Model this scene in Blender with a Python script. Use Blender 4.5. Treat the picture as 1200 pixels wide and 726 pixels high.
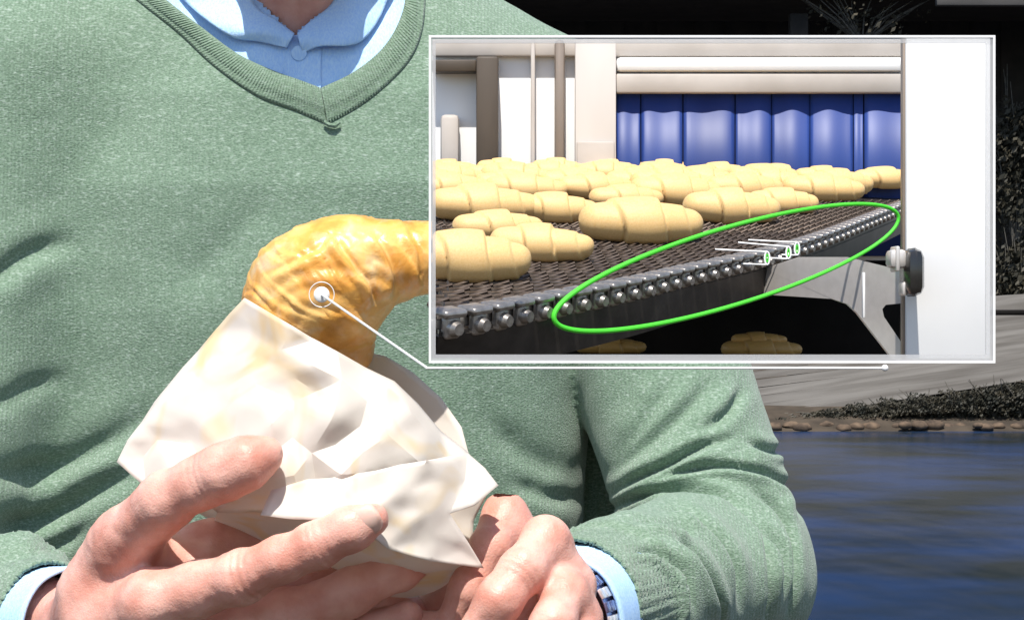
import bpy, bmesh, math, random
import numpy as np
from mathutils import Vector, Matrix, noise
from mathutils.bvhtree import BVHTree
from mathutils.geometry import delaunay_2d_cdt

random.seed(7)
rng = np.random.default_rng(7)
S = bpy.context.scene
for o in list(bpy.data.objects):
    bpy.data.objects.remove(o)
COL = S.collection

# ------------------------------------------------------------------ camera
F = 2800.0                      # focal length in photo pixels (photo is 1200 wide)
CZ = 1.25                       # camera height
cam_d = bpy.data.cameras.new('camera')
cam = bpy.data.objects.new('camera', cam_d)
COL.objects.link(cam)
cam.location = (0, 0, CZ)
cam.rotation_euler = (math.radians(90), 0, 0)
cam_d.sensor_width = 36
cam_d.lens = 36 * F / 1200
cam_d.clip_start = 0.05
cam_d.clip_end = 2000
S.camera = cam

# ------------------------------------------------------------------ light
SUN_EL, SUN_AZ = 63, 5         # degrees; azimuth to the left of straight behind the camera
w = bpy.data.worlds.new('World')
S.world = w
w.use_nodes = True
nt = w.node_tree
sky = nt.nodes.new('ShaderNodeTexSky')
sky.sky_type = 'NISHITA'
sky.sun_disc = False
sky.sun_elevation = math.radians(SUN_EL)
sky.sun_rotation = math.radians(180 + SUN_AZ)
nt.links.new(sky.outputs[0], nt.nodes['Background'].inputs[0])
nt.nodes['Background'].inputs[1].default_value = 0.10
sun_d = bpy.data.lights.new('sun', 'SUN')
sun_d.energy = 4.0
sun_d.angle = math.radians(0.6)
sun_d.color = (1.0, 0.95, 0.88)
sun = bpy.data.objects.new('sun', sun_d)
COL.objects.link(sun)
el, az = math.radians(SUN_EL), math.radians(SUN_AZ)
to_sun = Vector((-math.sin(az) * math.cos(el), -math.cos(az) * math.cos(el), math.sin(el)))
sun.rotation_euler = to_sun.to_track_quat('Z', 'Y').to_euler()
S.view_settings.view_transform = 'Standard'
S.view_settings.look = 'None'
S.view_settings.exposure = 0.75
S.view_settings.gamma = 1.0

# ------------------------------------------------------------------ helpers
def P(px, py, d):
    """the point at depth d (metres) that the photo shows at pixel px, py"""
    return Vector(((px - 600) / F * d, d, CZ + (363 - py) / F * d))

def link(o, parent=None):
    COL.objects.link(o)
    if parent is not None:
        o.parent = parent
    return o

def tag(o, label=None, cat=None, group=None, kind=None):
    if label: o['label'] = label
    if cat: o['category'] = cat
    if group: o['group'] = group
    if kind: o['kind'] = kind
    return o

def empty(name, loc=(0, 0, 0), **k):
    o = bpy.data.objects.new(name, None)
    o.location = loc
    o.empty_display_size = 0.05
    link(o)
    tag(o, **k)
    bpy.context.view_layer.update()
    return o

def setparent(o, parent):
    o.parent = parent
    o.matrix_parent_inverse = Matrix.Translation(-Vector(parent.location)) if parent.type == 'EMPTY' else Matrix()

def obj(name, verts, faces, mat, parent=None, smooth=True, angle=None):
    me = bpy.data.meshes.new(name)
    me.from_pydata([tuple(v) for v in verts], [], [tuple(f) for f in faces])
    me.update()
    return meshobj(name, me, mat, parent, smooth, angle)

def meshobj(name, me, mat, parent=None, smooth=True, angle=None):
    if mat and not me.materials:
        me.materials.append(mat)
    me.polygons.foreach_set('use_smooth', [smooth] * len(me.polygons))
    if angle is not None:
        try:
            me.set_sharp_from_angle(angle=math.radians(angle))
        except Exception:
            pass
    o = bpy.data.objects.new(name, me)
    COL.objects.link(o)
    if parent is not None:
        setparent(o, parent)
    return o

def bmobj(name, bm, mat, parent=None, smooth=True, angle=35):
    me = bpy.data.meshes.new(name)
    bmesh.ops.recalc_face_normals(bm, faces=bm.faces)
    bm.to_mesh(me)
    bm.free()
    return meshobj(name, me, mat, parent, smooth, angle)

def bm_box(bm, lo, hi, bevel=0.0, M=None, seg=2):
    r = bmesh.ops.create_cube(bm, size=1)
    vs = r['verts']
    for v in vs:
        v.co = Vector(((lo[i] + hi[i]) / 2 + v.co[i] * (hi[i] - lo[i])) for i in range(3))
        if M is not None: v.co = M @ v.co
    if bevel > 0:
        es = list({e for v in vs for e in v.link_edges})
        bmesh.ops.bevel(bm, geom=es, offset=bevel, segments=seg, affect='EDGES', profile=0.5)

def bm_boxpx(bm, x0, y0, x1, y1, d, th, bevel=0.0):
    """box whose front face at depth d covers the pixel rectangle; th deep"""
    a = P(x0, y1, d); b = P(x1, y0, d)
    bm_box(bm, (a.x, d, a.z), (b.x, d + th, b.z), bevel)

def boxpx(name, x0, y0, x1, y1, d, th, mat, parent=None, bevel=0.0006):
    bm = bmesh.new()
    bm_boxpx(bm, x0, y0, x1, y1, d, th, bevel)
    return bmobj(name, bm, mat, parent)

def bm_tube(bm, pts, rad, n=8, cap=True, closed=False):
    pts = [Vector(p) for p in pts]
    m = len(pts)
    if not hasattr(rad, '__len__'): rad = [rad] * m
    rings = []
    prev = None
    for i, p in enumerate(pts):
        if closed: t = pts[(i + 1) % m] - pts[i - 1]
        else: t = pts[min(i + 1, m - 1)] - pts[max(i - 1, 0)]
        t.normalize()
        if prev is None:
            a = Vector((0, 0, 1)) if abs(t.z) < 0.9 else Vector((1, 0, 0))
            u = t.cross(a).normalized()
        else:
            u = (prev - t * prev.dot(t)).normalized()
        prev = u
        v = t.cross(u)
        rings.append([bm.verts.new(p + (u * math.cos(2 * math.pi * k / n) + v * math.sin(2 * math.pi * k / n)) * rad[i]) for k in range(n)])
    for i in range(m if closed else m - 1):
        A, B = rings[i], rings[(i + 1) % m]
        for k in range(n):
            bm.faces.new((A[k], A[(k + 1) % n], B[(k + 1) % n], B[k]))
    if cap and not closed:
        bm.faces.new(rings[0]); bm.faces.new(rings[-1])

def tube(name, pts, rad, mat, parent=None, n=8, closed=False):
    bm = bmesh.new()
    bm_tube(bm, pts, rad, n, closed=closed)
    return bmobj(name, bm, mat, parent)

def bm_ball(bm, c, r, sc=(1, 1, 1), u=16, v=10, M=None):
    res = bmesh.ops.create_uvsphere(bm, u_segments=u, v_segments=v, radius=r)
    for q in res['verts']:
        q.co = Vector((q.co[i] * sc[i] for i in range(3)))
        if M is not None: q.co = M @ q.co
        q.co += Vector(c)

def prism(name, poly, d0, d1, mat, parent=None, bevel=0.0):
    """polygon of (px, py, depth) extruded straight back by d1"""
    bm = bmesh.new()
    fr = [bm.verts.new(P(*p)) for p in poly]
    bk = [bm.verts.new(P(*p) + Vector((0, d1, 0))) for p in poly]
    n = len(poly)
    bm.faces.new(fr); bm.faces.new(bk[::-1])
    for i in range(n):
        bm.faces.new((fr[i], bk[i], bk[(i + 1) % n], fr[(i + 1) % n]))
    return bmobj(name, bm, mat, parent, smooth=False)

def spline(pts, n):
    """Catmull-Rom through points of any dimension"""
    p = np.array(pts, float)
    p = np.vstack([2 * p[0] - p[1], p, 2 * p[-1] - p[-2]])
    m = len(p) - 3
    out = []
    for t in np.linspace(0, m - 1e-6, n):
        i = int(t); f = t - i
        a, b, c, d = p[i:i + 4]
        out.append(0.5 * ((2 * b) + (c - a) * f + (2 * a - 5 * b + 4 * c - d) * f * f + (3 * b - a - 3 * c + d) * f ** 3))
    return np.array(out)

# ---- implicit surfaces: distance grids, smooth unions, surface nets
class Grid:
    def __init__(s, lo, hi, h):
        s.lo = np.array(lo, float); s.h = h
        s.n = np.ceil((np.array(hi) - s.lo) / h).astype(int) + 1
        s.g = np.full(tuple(s.n), 0.05, np.float32)
        s.ax = [(s.lo[i] + h * np.arange(s.n[i])).astype(np.float32) for i in range(3)]
    def block(s, lo, hi):
        sl = []
        for i in range(3):
            a = int(np.clip((lo[i] - s.lo[i]) // s.h, 0, s.n[i])); b = int(np.clip((hi[i] - s.lo[i]) // s.h + 2, 0, s.n[i]))
            sl.append(slice(a, b))
        X = s.ax[0][sl[0]][:, None, None]; Y = s.ax[1][sl[1]][None, :, None]; Z = s.ax[2][sl[2]][None, None, :]
        return tuple(sl), X, Y, Z
    def union(s, sl, f, k):
        g = s.g[sl]
        if g.size == 0: return
        if k > 0:
            h = np.clip(0.5 + 0.5 * (g - f) / k, 0, 1)
            s.g[sl] = g * (1 - h) + f * h - k * h * (1 - h)
        else:
            s.g[sl] = np.minimum(g, f)
    def cut(s, sl, f, k):
        g = s.g[sl]
        if g.size == 0: return
        h = np.clip(0.5 - 0.5 * (g + f) / k, 0, 1)
        s.g[sl] = g * (1 - h) - f * h + k * h * (1 - h)
    def cone(s, a, b, r1, r2, k=0.01, cut=False):
        a = np.array(a, float); b = np.array(b, float)
        m = max(r1, r2) + k + 0.03
        sl, X, Y, Z = s.block(np.minimum(a, b) - m, np.maximum(a, b) + m)
        ab = b - a; L = float(ab @ ab) + 1e-12
        t = np.clip(((X - a[0]) * ab[0] + (Y - a[1]) * ab[1] + (Z - a[2]) * ab[2]) / L, 0, 1)
        f = np.sqrt((X - a[0] - t * ab[0]) ** 2 + (Y - a[1] - t * ab[1]) ** 2 + (Z - a[2] - t * ab[2]) ** 2) - (r1 + (r2 - r1) * t)
        (s.cut if cut else s.union)(sl, f.astype(np.float32), k)
    def chain(s, pts, k=0.01):
        for (a, r1), (b, r2) in zip(pts[:-1], pts[1:]):
            s.cone(a, b, r1, r2, k)
    def ell(s, c, r, k=0.01, R=None, cut=False):
        m = max(r) + k + 0.03
        c = np.array(c, float)
        sl, X, Y, Z = s.block(c - m, c + m)
        x, y, z = X - c[0], Y - c[1], Z - c[2]
        if R is not None:
            R = np.array(R)
            x, y, z = (R[0, 0] * x + R[1, 0] * y + R[2, 0] * z, R[0, 1] * x + R[1, 1] * y + R[2, 1] * z, R[0, 2] * x + R[1, 2] * y + R[2, 2] * z)
        q = np.sqrt((x / r[0]) ** 2 + (y / r[1]) ** 2 + (z / r[2]) ** 2)
        q2 = np.sqrt((x / r[0] ** 2) ** 2 + (y / r[1] ** 2) ** 2 + (z / r[2] ** 2) ** 2) + 1e-6
        f = q * (q - 1) / q2
        (s.cut if cut else s.union)(sl, f.astype(np.float32), k)
    def mesh(s):
        g = s.g; h = s.h
        ins = g < 0
        n = s.n - 1
        cnt = np.zeros(tuple(n), np.float32); acc = np.zeros(tuple(n) + (3,), np.float32)
        corners = [(i, j, k) for i in (0, 1) for j in (0, 1) for k in (0, 1)]
        def sub(A, c): return A[c[0]:c[0] + n[0], c[1]:c[1] + n[1], c[2]:c[2] + n[2]]
        tot = sum(sub(ins, c).astype(np.int8) for c in corners)
        act = (tot > 0) & (tot < 8)
        idx = np.argwhere(act)
        I, J, K = idx.T
        pos = np.zeros((len(idx), 3)); c_ = np.zeros(len(idx))
        for ca in corners:
            for ax in range(3):
                if ca[ax] == 1: continue
                cb = list(ca); cb[ax] = 1
                va = g[I + ca[0], J + ca[1], K + ca[2]]; vb = g[I + cb[0], J + cb[1], K + cb[2]]
                m = (va < 0) != (vb < 0)
                t = np.where(m, va / np.where(m, va - vb, 1), 0)
                p = np.array(ca, float)[None, :].repeat(len(idx), 0); p[:, ax] += t
                pos += p * m[:, None]; c_ += m
        pos = s.lo + (idx + pos / c_[:, None]) * h
        ids = -np.ones(tuple(n), np.int64); ids[I, J, K] = np.arange(len(idx))
        quads = []
        for ax in range(3):
            b, c = (ax + 1) % 3, (ax + 2) % 3
            A = np.take(ins, range(0, s.n[ax] - 1), ax); B = np.take(ins, range(1, s.n[ax]), ax)
            e = np.argwhere(A != B)
            ok = (e[:, b] > 0) & (e[:, c] > 0) & (e[:, b] < n[b]) & (e[:, c] < n[c])
            e = e[ok]
            def at(db, dc):
                q = e.copy(); q[:, b] -= db; q[:, c] -= dc
                return ids[q[:, 0], q[:, 1], q[:, 2]]
            q = np.stack([at(1, 1), at(0, 1), at(0, 0), at(1, 0)], 1)
            s_in = ins[e[:, 0], e[:, 1], e[:, 2]]
            q[~s_in] = q[~s_in][:, ::-1]
            quads.append(q)
        return pos, np.vstack(quads)

def smooth_mesh(V, Q, it=2, lam=0.5):
    e = np.vstack([Q[:, [0, 1]], Q[:, [1, 2]], Q[:, [2, 3]], Q[:, [3, 0]]])
    e = np.vstack([e, e[:, ::-1]])
    deg = np.bincount(e[:, 0], minlength=len(V)).astype(float)
    for _ in range(it):
        a = np.stack([np.bincount(e[:, 0], weights=V[e[:, 1], i], minlength=len(V)) for i in range(3)], 1)
        V = V + lam * (a / np.maximum(deg, 1)[:, None] - V)
    return V

def normals(V, Q):
    n = np.cross(V[Q[:, 2]] - V[Q[:, 0]], V[Q[:, 3]] - V[Q[:, 1]])
    N = np.zeros_like(V)
    for k in range(4):
        for i in range(3): N[:, i] += np.bincount(Q[:, k], weights=n[:, i], minlength=len(V))
    return N / (np.linalg.norm(N, axis=1, keepdims=True) + 1e-12)

def npobj(name, V, Q, mat, parent=None):
    me = bpy.data.meshes.new(name)
    me.vertices.add(len(V)); me.vertices.foreach_set('co', V.astype(np.float32).ravel())
    k = Q.shape[1]
    me.loops.add(len(Q) * k); me.loops.foreach_set('vertex_index', Q.astype(np.int32).ravel())
    me.polygons.add(len(Q)); me.polygons.foreach_set('loop_start', np.arange(0, len(Q) * k, k, dtype=np.int32))
    me.update(calc_edges=True); me.validate()
    return meshobj(name, me, mat, parent)

def proj(V):
    d = V[:, 1]
    return 600 + V[:, 0] / d * F, 363 - (V[:, 2] - CZ) / d * F

def inpoly(px, py, poly):
    r = np.zeros(len(px), bool)
    n = len(poly)
    for i in range(n):
        x0, y0 = poly[i]; x1, y1 = poly[(i + 1) % n]
        if y0 == y1: continue
        c = ((y0 > py) != (y1 > py)) & (px < (x1 - x0) * (py - y0) / (y1 - y0) + x0)
        r ^= c
    return r

def polydist(px, py, pts, n=40):
    """signed distance to a smooth line and position along it (0..1)"""
    c = spline(pts, n)
    best = np.full(len(px), 1e9); sg = np.zeros(len(px)); tt = np.zeros(len(px))
    for i in range(n - 1):
        a, b = c[i], c[i + 1]
        ab = b - a; L = ab @ ab + 1e-9
        t = np.clip(((px - a[0]) * ab[0] + (py - a[1]) * ab[1]) / L, 0, 1)
        dx, dy = px - a[0] - t * ab[0], py - a[1] - t * ab[1]
        d = np.hypot(dx, dy)
        m = d < best
        best[m] = d[m]; tt[m] = (i + t[m]) / (n - 1)
        cr = ab[0] * dy - ab[1] * dx
        sg[m] = np.sign(cr[m])
    return best * sg, tt

def vnoise(V, sc, seed=0.0, oct=3):
    return np.array([noise.fractal(Vector(v) * sc + Vector((seed, seed * 1.7, -seed)), 1.0, 2.0, oct) for v in V])

# ------------------------------------------------------------------ materials
def mat_new(name):
    m = bpy.data.materials.new(name)
    m.use_nodes = True
    return m, m.node_tree, m.node_tree.nodes['Principled BSDF']

def mat(name, c1, c2=None, scale=50, rough=0.6, metal=0.0, bump=0.0, bscale=None, detail=4, lo=0.35, hi=0.65,
        stretch=(1, 1, 1), spec=0.5, sss=0.0, sssr=(0.01, 0.004, 0.002), sheen=0.0, coat=0.0, rot=0.0):
    m, t, b = mat_new(name)
    N, L = t.nodes, t.links
    b.inputs['Roughness'].default_value = rough
    b.inputs['Metallic'].default_value = metal
    b.inputs['Specular IOR Level'].default_value = spec
    if sss:
        b.inputs['Subsurface Weight'].default_value = sss
        b.inputs['Subsurface Radius'].default_value = sssr
        b.inputs['Subsurface Scale'].default_value = 1.0
    if sheen: b.inputs['Sheen Weight'].default_value = sheen
    if coat: b.inputs['Coat Weight'].default_value = coat; b.inputs['Coat Roughness'].default_value = 0.25
    tc = N.new('ShaderNodeTexCoord'); mp = N.new('ShaderNodeMapping')
    mp.inputs['Scale'].default_value = stretch
    mp.vector_type = 'TEXTURE' if rot else 'POINT'
    if rot:
        mp.inputs['Scale'].default_value = tuple(1 / q for q in stretch); mp.inputs['Rotation'].default_value = (0, math.radians(-rot), 0)
    L.new(tc.outputs['Object'], mp.inputs[0])
    b.inputs['Base Color'].default_value = (*c1, 1)
    if c2:
        no = N.new('ShaderNodeTexNoise'); no.inputs['Scale'].default_value = scale; no.inputs['Detail'].default_value = detail
        L.new(mp.outputs[0], no.inputs['Vector'])
        r = N.new('ShaderNodeValToRGB')
        r.color_ramp.elements[0].position = lo; r.color_ramp.elements[1].position = hi
        r.color_ramp.elements[0].color = (*c1, 1); r.color_ramp.elements[1].color = (*c2, 1)
        L.new(no.outputs[0], r.inputs[0]); L.new(r.outputs[0], b.inputs['Base Color'])
    if bump:
        no = N.new('ShaderNodeTexNoise'); no.inputs['Scale'].default_value = bscale or scale; no.inputs['Detail'].default_value = detail
        L.new(mp.outputs[0], no.inputs['Vector'])
        bp = N.new('ShaderNodeBump'); bp.inputs['Strength'].default_value = bump; bp.inputs['Distance'].default_value = 0.002
        L.new(no.outputs[0], bp.inputs['Height']); L.new(bp.outputs[0], b.inputs['Normal'])
    return m

def sweater_mat(name, base, dark, fleck, wale=900):
    m, t, b = mat_new(name)
    N, L = t.nodes, t.links
    b.inputs['Roughness'].default_value = 0.95
    b.inputs['Specular IOR Level'].default_value = 0.1
    b.inputs['Sheen Weight'].default_value = 0.25
    b.inputs['Sheen Roughness'].default_value = 0.6
    tc = N.new('ShaderNodeTexCoord')
    def nz(scale, stretch, detail=3, rot=0):
        mp = N.new('ShaderNodeMapping'); mp.inputs['Scale'].default_value = stretch; mp.inputs['Rotation'].default_value = (0, rot, 0)
        L.new(tc.outputs['Object'], mp.inputs[0])
        n = N.new('ShaderNodeTexNoise'); n.inputs['Scale'].default_value = scale; n.inputs['Detail'].default_value = detail
        L.new(mp.outputs[0], n.inputs['Vector']); return n
    def ramp(src, p0, p1):
        r = N.new('ShaderNodeMapRange'); r.inputs[1].default_value = p0; r.inputs[2].default_value = p1
        L.new(src, r.inputs[0]); return r.outputs[0]
    def mix(f, a, c):
        x = N.new('ShaderNodeMix'); x.data_type = 'RGBA'
        L.new(f, x.inputs[0])
        for i, q in ((6, a), (7, c)):
            if isinstance(q, tuple): x.inputs[i].default_value = (*q, 1)
            else: L.new(q, x.inputs[i])
        return x.outputs[2]
    n1 = nz(760, (0.8, 1, 1.6), 4, 0.2); n2 = nz(520, (0.55, 1, 1.6), 4, 0.25); n3 = nz(24, (1, 1, 1), 2)
    c = mix(ramp(n1.outputs[0], 0.36, 0.66), dark, base)
    c = mix(ramp(n2.outputs[0], 0.52, 0.88), c, fleck)
    wv = N.new('ShaderNodeTexWave'); wv.wave_type = 'BANDS'; wv.bands_direction = 'X'
    wv.inputs['Scale'].default_value = wale / 6.283 * 1.0; wv.inputs['Distortion'].default_value = 1.2; wv.inputs['Detail'].default_value = 1
    wv.inputs['Detail Scale'].default_value = 0.4
    L.new(tc.outputs['Object'], wv.inputs[0])
    ad = N.new('ShaderNodeMath'); ad.operation = 'ADD'
    mu = N.new('ShaderNodeMath'); mu.operation = 'MULTIPLY'; mu.inputs[1].default_value = 0.24
    L.new(wv.outputs[1], mu.inputs[0]); L.new(mu.outputs[0], ad.inputs[0]); L.new(n1.outputs[0], ad.inputs[1])
    L.new(c, b.inputs['Base Color'])
    bp = N.new('ShaderNodeBump'); bp.inputs['Strength'].default_value = 0.7; bp.inputs['Distance'].default_value = 0.0012
    L.new(ad.outputs[0], bp.inputs['Height']); L.new(bp.outputs[0], b.inputs['Normal'])
    return m

M = {}
M['sweater'] = sweater_mat('green_knit', (0.205, 0.298, 0.215), (0.112, 0.180, 0.120), (0.42, 0.50, 0.44))
M['rib'] = sweater_mat('green_rib_knit', (0.175, 0.255, 0.182), (0.112, 0.18, 0.118), (0.30, 0.38, 0.32))
M['shirt'] = mat('pale_blue_cotton', (0.38, 0.61, 0.94), (0.50, 0.71, 0.96), 900, 0.8, bump=0.25, bscale=1800, stretch=(1, 1, 0.3))
M['skin'] = mat('skin', (0.60, 0.265, 0.20), (0.77, 0.44, 0.36), 50, 0.40, bump=0.22, bscale=900, detail=8, sss=0.22, sssr=(0.009, 0.003, 0.0015), spec=0.4)
M['nail'] = mat('nail', (0.72, 0.42, 0.34), (0.76, 0.48, 0.40), 120, 0.42, sss=0.2)
M['hair'] = mat('brown_hair', (0.05, 0.03, 0.018), (0.09, 0.055, 0.03), 300, 0.5, bump=0.6, bscale=400, stretch=(1, 1, 0.2))
M['denim'] = mat('dark_denim', (0.03, 0.04, 0.08), (0.05, 0.065, 0.11), 800, 0.9, bump=0.3)
M['shoe'] = mat('brown_leather', (0.09, 0.045, 0.02), (0.12, 0.06, 0.03), 60, 0.5)
M['steel'] = mat('brushed_steel', (0.62, 0.58, 0.54), (0.67, 0.63, 0.59), 300, 0.35, 0.35, stretch=(0.1, 1, 1))
M['watch'] = mat('watch_steel', (0.72, 0.74, 0.78), (0.8, 0.82, 0.85), 400, 0.3, 0.6)
M['watchblue'] = mat('watch_blue_steel', (0.22, 0.27, 0.50), (0.32, 0.38, 0.60), 200, 0.2, 0.8)
M['white'] = mat('white_paint', (0.86, 0.86, 0.85), (0.83, 0.83, 0.82), 60, 0.4)
M['offwhite'] = mat('cream_panel', (0.48, 0.44, 0.40), (0.60, 0.56, 0.52), 18, 0.45, stretch=(1, 1, 0.3))
M['greypanel'] = mat('grey_panel', (0.40, 0.36, 0.32), (0.50, 0.46, 0.42), 30, 0.5)
M['brown'] = mat('dark_brown_steel', (0.03, 0.022, 0.014), (0.07, 0.052, 0.035), 60, 0.5, stretch=(1, 1, 0.3))
M['taupe'] = mat('taupe_steel', (0.22, 0.17, 0.13), (0.34, 0.28, 0.23), 40, 0.4, 0.3, stretch=(1, 1, 0.2))
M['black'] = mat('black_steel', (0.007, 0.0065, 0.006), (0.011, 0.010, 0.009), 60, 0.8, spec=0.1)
M['blackgloss'] = mat('black_plastic', (0.012, 0.012, 0.012), (0.02, 0.018, 0.016), 60, 0.22, coat=0.5)
M['rail'] = mat('dark_rail', (0.045, 0.04, 0.036), (0.08, 0.07, 0.062), 120, 0.4, 0.6, stretch=(0.2, 1, 1))
M['link'] = mat('chain_steel', (0.26, 0.24, 0.22), (0.42, 0.39, 0.36), 300, 0.38, 0.75, bump=0.2)
M['wire'] = mat('belt_wire', (0.075, 0.052, 0.038), (0.15, 0.115, 0.09), 300, 0.4, 0.6)
M['blue'] = mat('blue_vinyl', (0.010, 0.031, 0.16), (0.018, 0.05, 0.23), 30, 0.5, stretch=(1, 1, 0.25), bump=0.1)
M['green'] = mat('green_paint', (0.07, 0.62, 0.03), (0.08, 0.66, 0.04), 60, 0.45)
M['dough'] = mat('raw_dough', (0.66, 0.42, 0.165), (0.72, 0.49, 0.22), 40, 0.6, bump=0.06, bscale=120, sss=0.15, sssr=(0.004, 0.003, 0.001))
M['dough_lower'] = mat('baked_dough', (0.62, 0.33, 0.08), (0.7, 0.42, 0.14), 70, 0.5)
M['stone'] = mat('bank_stone', (0.04, 0.027, 0.018), (0.14, 0.095, 0.06), 6, 0.9, bump=0.5, bscale=20)
M['board'] = mat('weathered_board', (0.085, 0.077, 0.068), (0.155, 0.145, 0.132), 3.5, 0.9, bump=0.4, bscale=8, stretch=(0.15, 1, 3), rot=8.8)
M['earth'] = mat('earth', (0.03, 0.022, 0.014), (0.06, 0.045, 0.03), 3, 0.95, bump=0.5)
M['leaf'] = mat('dark_leaf', (0.012, 0.013, 0.007), (0.045, 0.038, 0.022), 4, 0.7)
M['twig'] = mat('twig', (0.06, 0.055, 0.045), (0.12, 0.11, 0.09), 20, 0.9)
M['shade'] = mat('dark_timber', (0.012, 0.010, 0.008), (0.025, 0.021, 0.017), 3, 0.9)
M['beam'] = mat('grey_beam', (0.05, 0.047, 0.044), (0.09, 0.085, 0.08), 3, 0.9, stretch=(0.2, 1, 1))

def frosted():
    m, t, b = mat_new('frosted_acrylic')
    N, L = t.nodes, t.links
    b.inputs['Base Color'].default_value = (0.60, 0.60, 0.60, 1); b.inputs['Roughness'].default_value = 0.5
    tr = N.new('ShaderNodeBsdfTransparent'); mx = N.new('ShaderNodeMixShader'); mx.inputs[0].default_value = 0.45
    L.new(tr.outputs[0], mx.inputs[1]); L.new(b.outputs[0], mx.inputs[2])
    L.new(mx.outputs[0], N['Material Output'].inputs[0])
    return m
M['frost'] = frosted()

def paper_mat():
    m, t, b = mat_new('greaseproof_paper')
    N, L = t.nodes, t.links
    tc = N.new('ShaderNodeTexCoord')
    n = N.new('ShaderNodeTexNoise'); n.inputs['Scale'].default_value = 20; n.inputs['Detail'].default_value = 2; n.inputs['Distortion'].default_value = 1.5
    L.new(tc.outputs['Object'], n.inputs['Vector'])
    r = N.new('ShaderNodeValToRGB')
    r.color_ramp.elements[0].position = 0.54; r.color_ramp.elements[0].color = (0.84, 0.785, 0.715, 1)
    r.color_ramp.elements[1].position = 0.72; r.color_ramp.elements[1].color = (0.84, 0.68, 0.42, 1)  # tan patches: grease stains plus translucent crease shade put into the colour
    L.new(n.outputs[0], r.inputs[0]); L.new(r.outputs[0], b.inputs['Base Color'])
    b.inputs['Roughness'].default_value = 0.55
    n2 = N.new('ShaderNodeTexNoise'); n2.noise_type = 'RIDGED_MULTIFRACTAL'; n2.inputs['Scale'].default_value = 38; n2.inputs['Detail'].default_value = 3; n2.inputs['Distortion'].default_value = 0.4
    L.new(tc.outputs['Object'], n2.inputs['Vector'])
    bp = N.new('ShaderNodeBump'); bp.inputs['Strength'].default_value = 0.35; bp.inputs['Distance'].default_value = 0.0022
    L.new(n2.outputs[0], bp.inputs['Height']); L.new(bp.outputs[0], b.inputs['Normal'])
    tl = N.new('ShaderNodeBsdfTranslucent'); L.new(r.outputs[0], tl.inputs[0])
    mx = N.new('ShaderNodeMixShader'); mx.inputs[0].default_value = 0.32
    L.new(b.outputs[0], mx.inputs[1]); L.new(tl.outputs[0], mx.inputs[2]); L.new(mx.outputs[0], N['Material Output'].inputs[0])
    return m
M['paper'] = paper_mat()

def croissant_mat():
    m, t, b = mat_new('baked_crust')
    N, L = t.nodes, t.links
    tc = N.new('ShaderNodeTexCoord')
    def nz(s, d, dist=0.0):
        n = N.new('ShaderNodeTexNoise'); n.inputs['Scale'].default_value = s; n.inputs['Detail'].default_value = d; n.inputs['Distortion'].default_value = dist
        L.new(tc.outputs['Object'], n.inputs['Vector']); return n
    n1 = nz(32, 6, 0.5)
    r = N.new('ShaderNodeValToRGB')
    e = r.color_ramp.elements
    e[0].position = 0.28; e[0].color = (0.40, 0.145, 0.022, 1)
    e[1].position = 0.62; e[1].color = (0.86, 0.52, 0.17, 1)
    q = e.new(0.46); q.color = (0.76, 0.36, 0.065, 1)
    L.new(n1.outputs[0], r.inputs[0])
    n2 = nz(60, 4, 0.8)
    mr = N.new('ShaderNodeMapRange'); mr.inputs[1].default_value = 0.54; mr.inputs[2].default_value = 0.74; mr.inputs[4].default_value = 0.85
    L.new(n2.outputs[0], mr.inputs[0])
    mx = N.new('ShaderNodeMix'); mx.data_type = 'RGBA'; mx.inputs[7].default_value = (0.72, 0.54, 0.33, 1)
    L.new(mr.outputs[0], mx.inputs[0]); L.new(r.outputs[0], mx.inputs[6]); L.new(mx.outputs[2], b.inputs['Base Color'])
    b.inputs['Roughness'].default_value = 0.38
    b.inputs['Coat Weight'].default_value = 0.2; b.inputs['Coat Roughness'].default_value = 0.3
    b.inputs['Subsurface Weight'].default_value = 0.12; b.inputs['Subsurface Radius'].default_value = (0.005, 0.003, 0.001); b.inputs['Subsurface Scale'].default_value = 1
    n3 = nz(95, 6, 0.5)
    bp = N.new('ShaderNodeBump'); bp.inputs['Strength'].default_value = 0.45; bp.inputs['Distance'].default_value = 0.003
    L.new(n3.outputs[0], bp.inputs['Height']); L.new(bp.outputs[0], b.inputs['Normal'])
    return m
M['crust'] = croissant_mat()

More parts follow.
